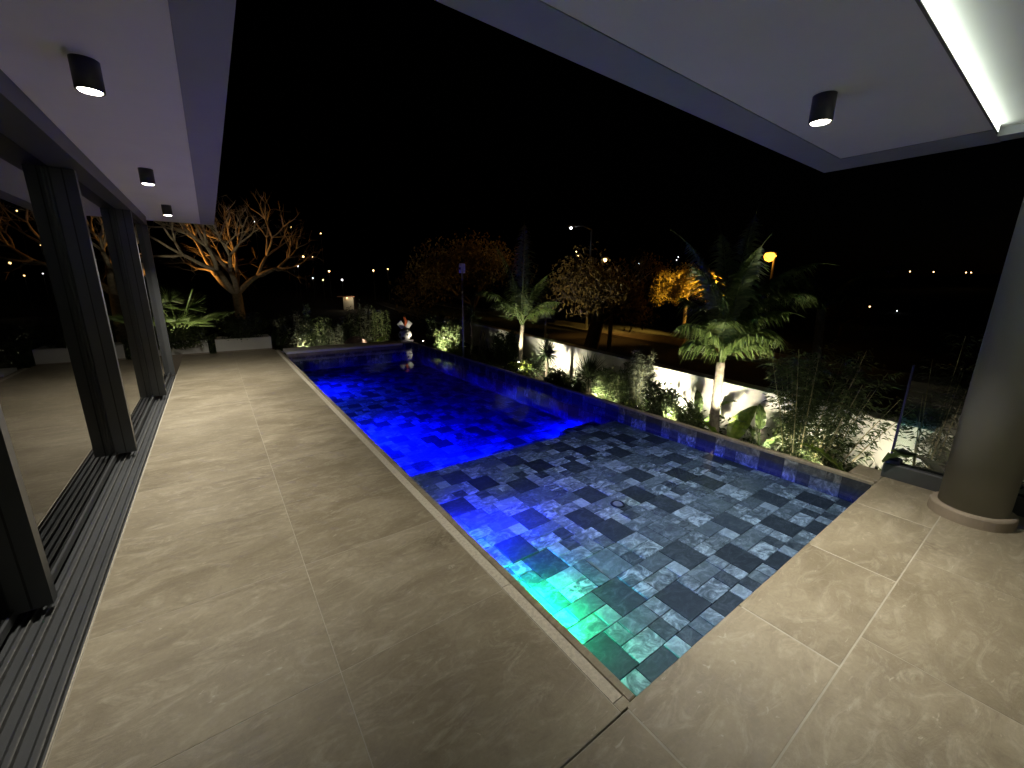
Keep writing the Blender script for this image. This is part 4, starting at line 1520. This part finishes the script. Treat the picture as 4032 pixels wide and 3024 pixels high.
light('lamp', 'SPOT', at(2372, 1035, 20.5), 420, (1.0, .50, .07), bpy.data.objects['street_lamp.002'], at(1960, 1000, 17.0), spot_size=math.radians(38), spot_blend=.8, shadow_soft_size=.1)
sg = at(2148, 1290, 12.0)
t = thing('road_sign', 'dark back of a triangular road sign on a post beyond the wall', 'road sign', (sg.x, sg.y, -1.24))
mb = MB()
mb.tube([(sg.x, sg.y, -1.24), (sg.x, sg.y, .5), at(2146, 1215, 12.0)], [.03, .03, .03], 8)
mb.build('post', 'steel', t, (sg.x, sg.y, -1.24))
c = at(2150, 1232, 11.95)
rt = CAM_R @ Vector((1, 0, 0))
rt.z = 0
rt.normalize()
bk = Vector((-rt.y, rt.x, 0))
mb = MB()
rim = MB()
sqr = [(-.26, -.28), (.26, -.28), (.26, .28), (-.26, .28)]
tri = [(-.17, -.16), (.17, -.16), (0, .18)]
for m_, pts, o0, o1 in ((mb, sqr, 0.0, .012), (rim, tri, -.008, -.001)):
    vs = [c + rt * a + Vector((0, 0, b)) + bk * o0 for a, b in pts] + [c + rt * a + Vector((0, 0, b)) + bk * o1 for a, b in pts]
    n_ = len(pts)
    m_.add(vs, [tuple(range(n_)), tuple(range(2 * n_ - 1, n_ - 1, -1))] + [(i, i + n_, (i + 1) % n_ + n_, (i + 1) % n_) for i in range(n_)])
pl_ = mb.build('sign_plate', 'dark', t, tuple(c))
rim.build('triangle', 'sign_back', pl_, tuple(c))

# ------------------------------------------------------------------ far lamps and a lit house on the hillside
FAR = [
    (1002, 873, 90, 'cool', .09, 'tiny white lamp seen through the middle of the bare tree'),
    (1146, 894, 90, 'warm', .07, 'faint lamp at the right of the bare tree crown'),
    (1263, 919, 90, 'warm', .16, 'orange lamp highest on the hill right of the bare tree'),
    (1194, 1011, 70, 'warm', .20, 'broad warm lamp under the highest hill lamp'),
    (1231, 1012, 70, 'warm', .07, 'faint lamp beside the broad warm lamp'),
    (1173, 1047, 60, 'cool', .15, 'bright greenish white lamp of a far house'),
    (1157, 1048, 60, 'cool', .07, 'small white lamp left of the greenish white one'),
    (1296, 1068, 55, 'warm', .15, 'orange far street lamp on a visible red post'),
    (1232, 1095, 50, 'cool', .07, 'small dim lamp low in the hillside group'),
    (1272, 1102, 50, 'warm', .10, 'yellow lamp lowest under the red post lamp'),
    (1347, 1102, 50, 'cool', .13, 'lone white lamp right of the red post lamp'),
    (1470, 1065, 60, 'warm', .15, 'left lamp of the orange pair behind the pool end'),
    (1527, 1059, 60, 'warm', .10, 'right lamp of the orange pair behind the pool end'),
    (2269, 991, 70, 'warm', .12, 'upper of two orange lamps left of the tall street lamp'),
    (2277, 1006, 70, 'warm', .15, 'lower of two orange lamps left of the tall street lamp'),
    (2516, 1037, 80, 'cool', .11, 'single bluish lamp right of the leaning tree'),
    (2664, 1024, 90, 'cool', .10, 'lower lamp of the close white pair above the yellow tree'),
    (2671, 1012, 90, 'cool', .10, 'upper lamp of the close white pair above the yellow tree'),
    (3425, 1208, 30, 'warm', .07, 'orange lamp beside the reddish bush'),
    (3532, 1224, 45, 'cool', .05, 'faint dot of a lamp below the right hand row'),
    (3583, 1069, 80, 'warm', .14, 'first lamp of the far row left of the column'),
    (3676, 1071, 80, 'warm', .13, 'second lamp of the far row left of the column'),
    (3804, 1073, 80, 'warm', .14, 'third lamp of the far row left of the column'),
    (3824, 1073, 80, 'warm', .13, 'last lamp of the far row, nearest the column'),
]
for px, py, dp, mt_, r, lab in FAR:
    r *= .72
    p = at(px, py, dp)
    gz = min(terrain_z(p.x, p.y), p.z - r - .3)
    t = thing('far_lamp', lab, 'lamp', (p.x, p.y, gz), 'lamps on the far hillside')
    mb = MB()
    mb.tube([(p.x, p.y, gz), (p.x, p.y, p.z - r * .8)], [.025, .02], 6)
    mb.build('post', 'steel', t, (p.x, p.y, gz))
    mb = MB()
    mb.lathe([(.01, -r), (r * .7, -r * .7), (r, 0), (r * .7, r * .7), (.01, r)], 12, p)
    mb.build('lens', mt_, t, tuple(p), True)

hp = at(1376, 1170, 42)
t = thing('far_house', 'small pale house wall lit up low on the hillside', 'house', (hp.x, hp.y, -1.25))
mb = MB()
mb.prism([(hp.x - .62, hp.y + .1), (hp.x + .3, hp.y - .2), (hp.x + 1.3, hp.y + 2.3), (hp.x, hp.y + 2.8)], -1.6, hp.z + .02)
mb.build('wall', 'lit_wall', t, (hp.x, hp.y, -1.25))
mb = MB()
mb.prism([(hp.x - 1.2, hp.y + .1), (hp.x + .4, hp.y - .4), (hp.x + 1.5, hp.y + 2.3), (hp.x - .1, hp.y + 3.0)], hp.z + .0201, hp.z + .10)
mb.build('roof', 'roof', t, (hp.x, hp.y, hp.z))
mb = MB()
mb.box(hp.x - .35, hp.x - .27, hp.y - .20, hp.y - .12, hp.z - .10, hp.z - .04)
mb.build('porch_lamp', 'warm', t, (hp.x, hp.y, hp.z))
light('lamp', 'POINT', (hp.x + .1, hp.y - .9, hp.z + .1), 9, (1, .85, .6), t, shadow_soft_size=.1)

# unseen orange lamp added beyond the house end to light the bare tree
street_lamp(470, 1090, 12.5, None, 'unseen low orange lamp added behind the house end to light the bare tree', 'sodium', .10, (1.0, .44, .08), 420, at(980, 880, 14.5), 75)
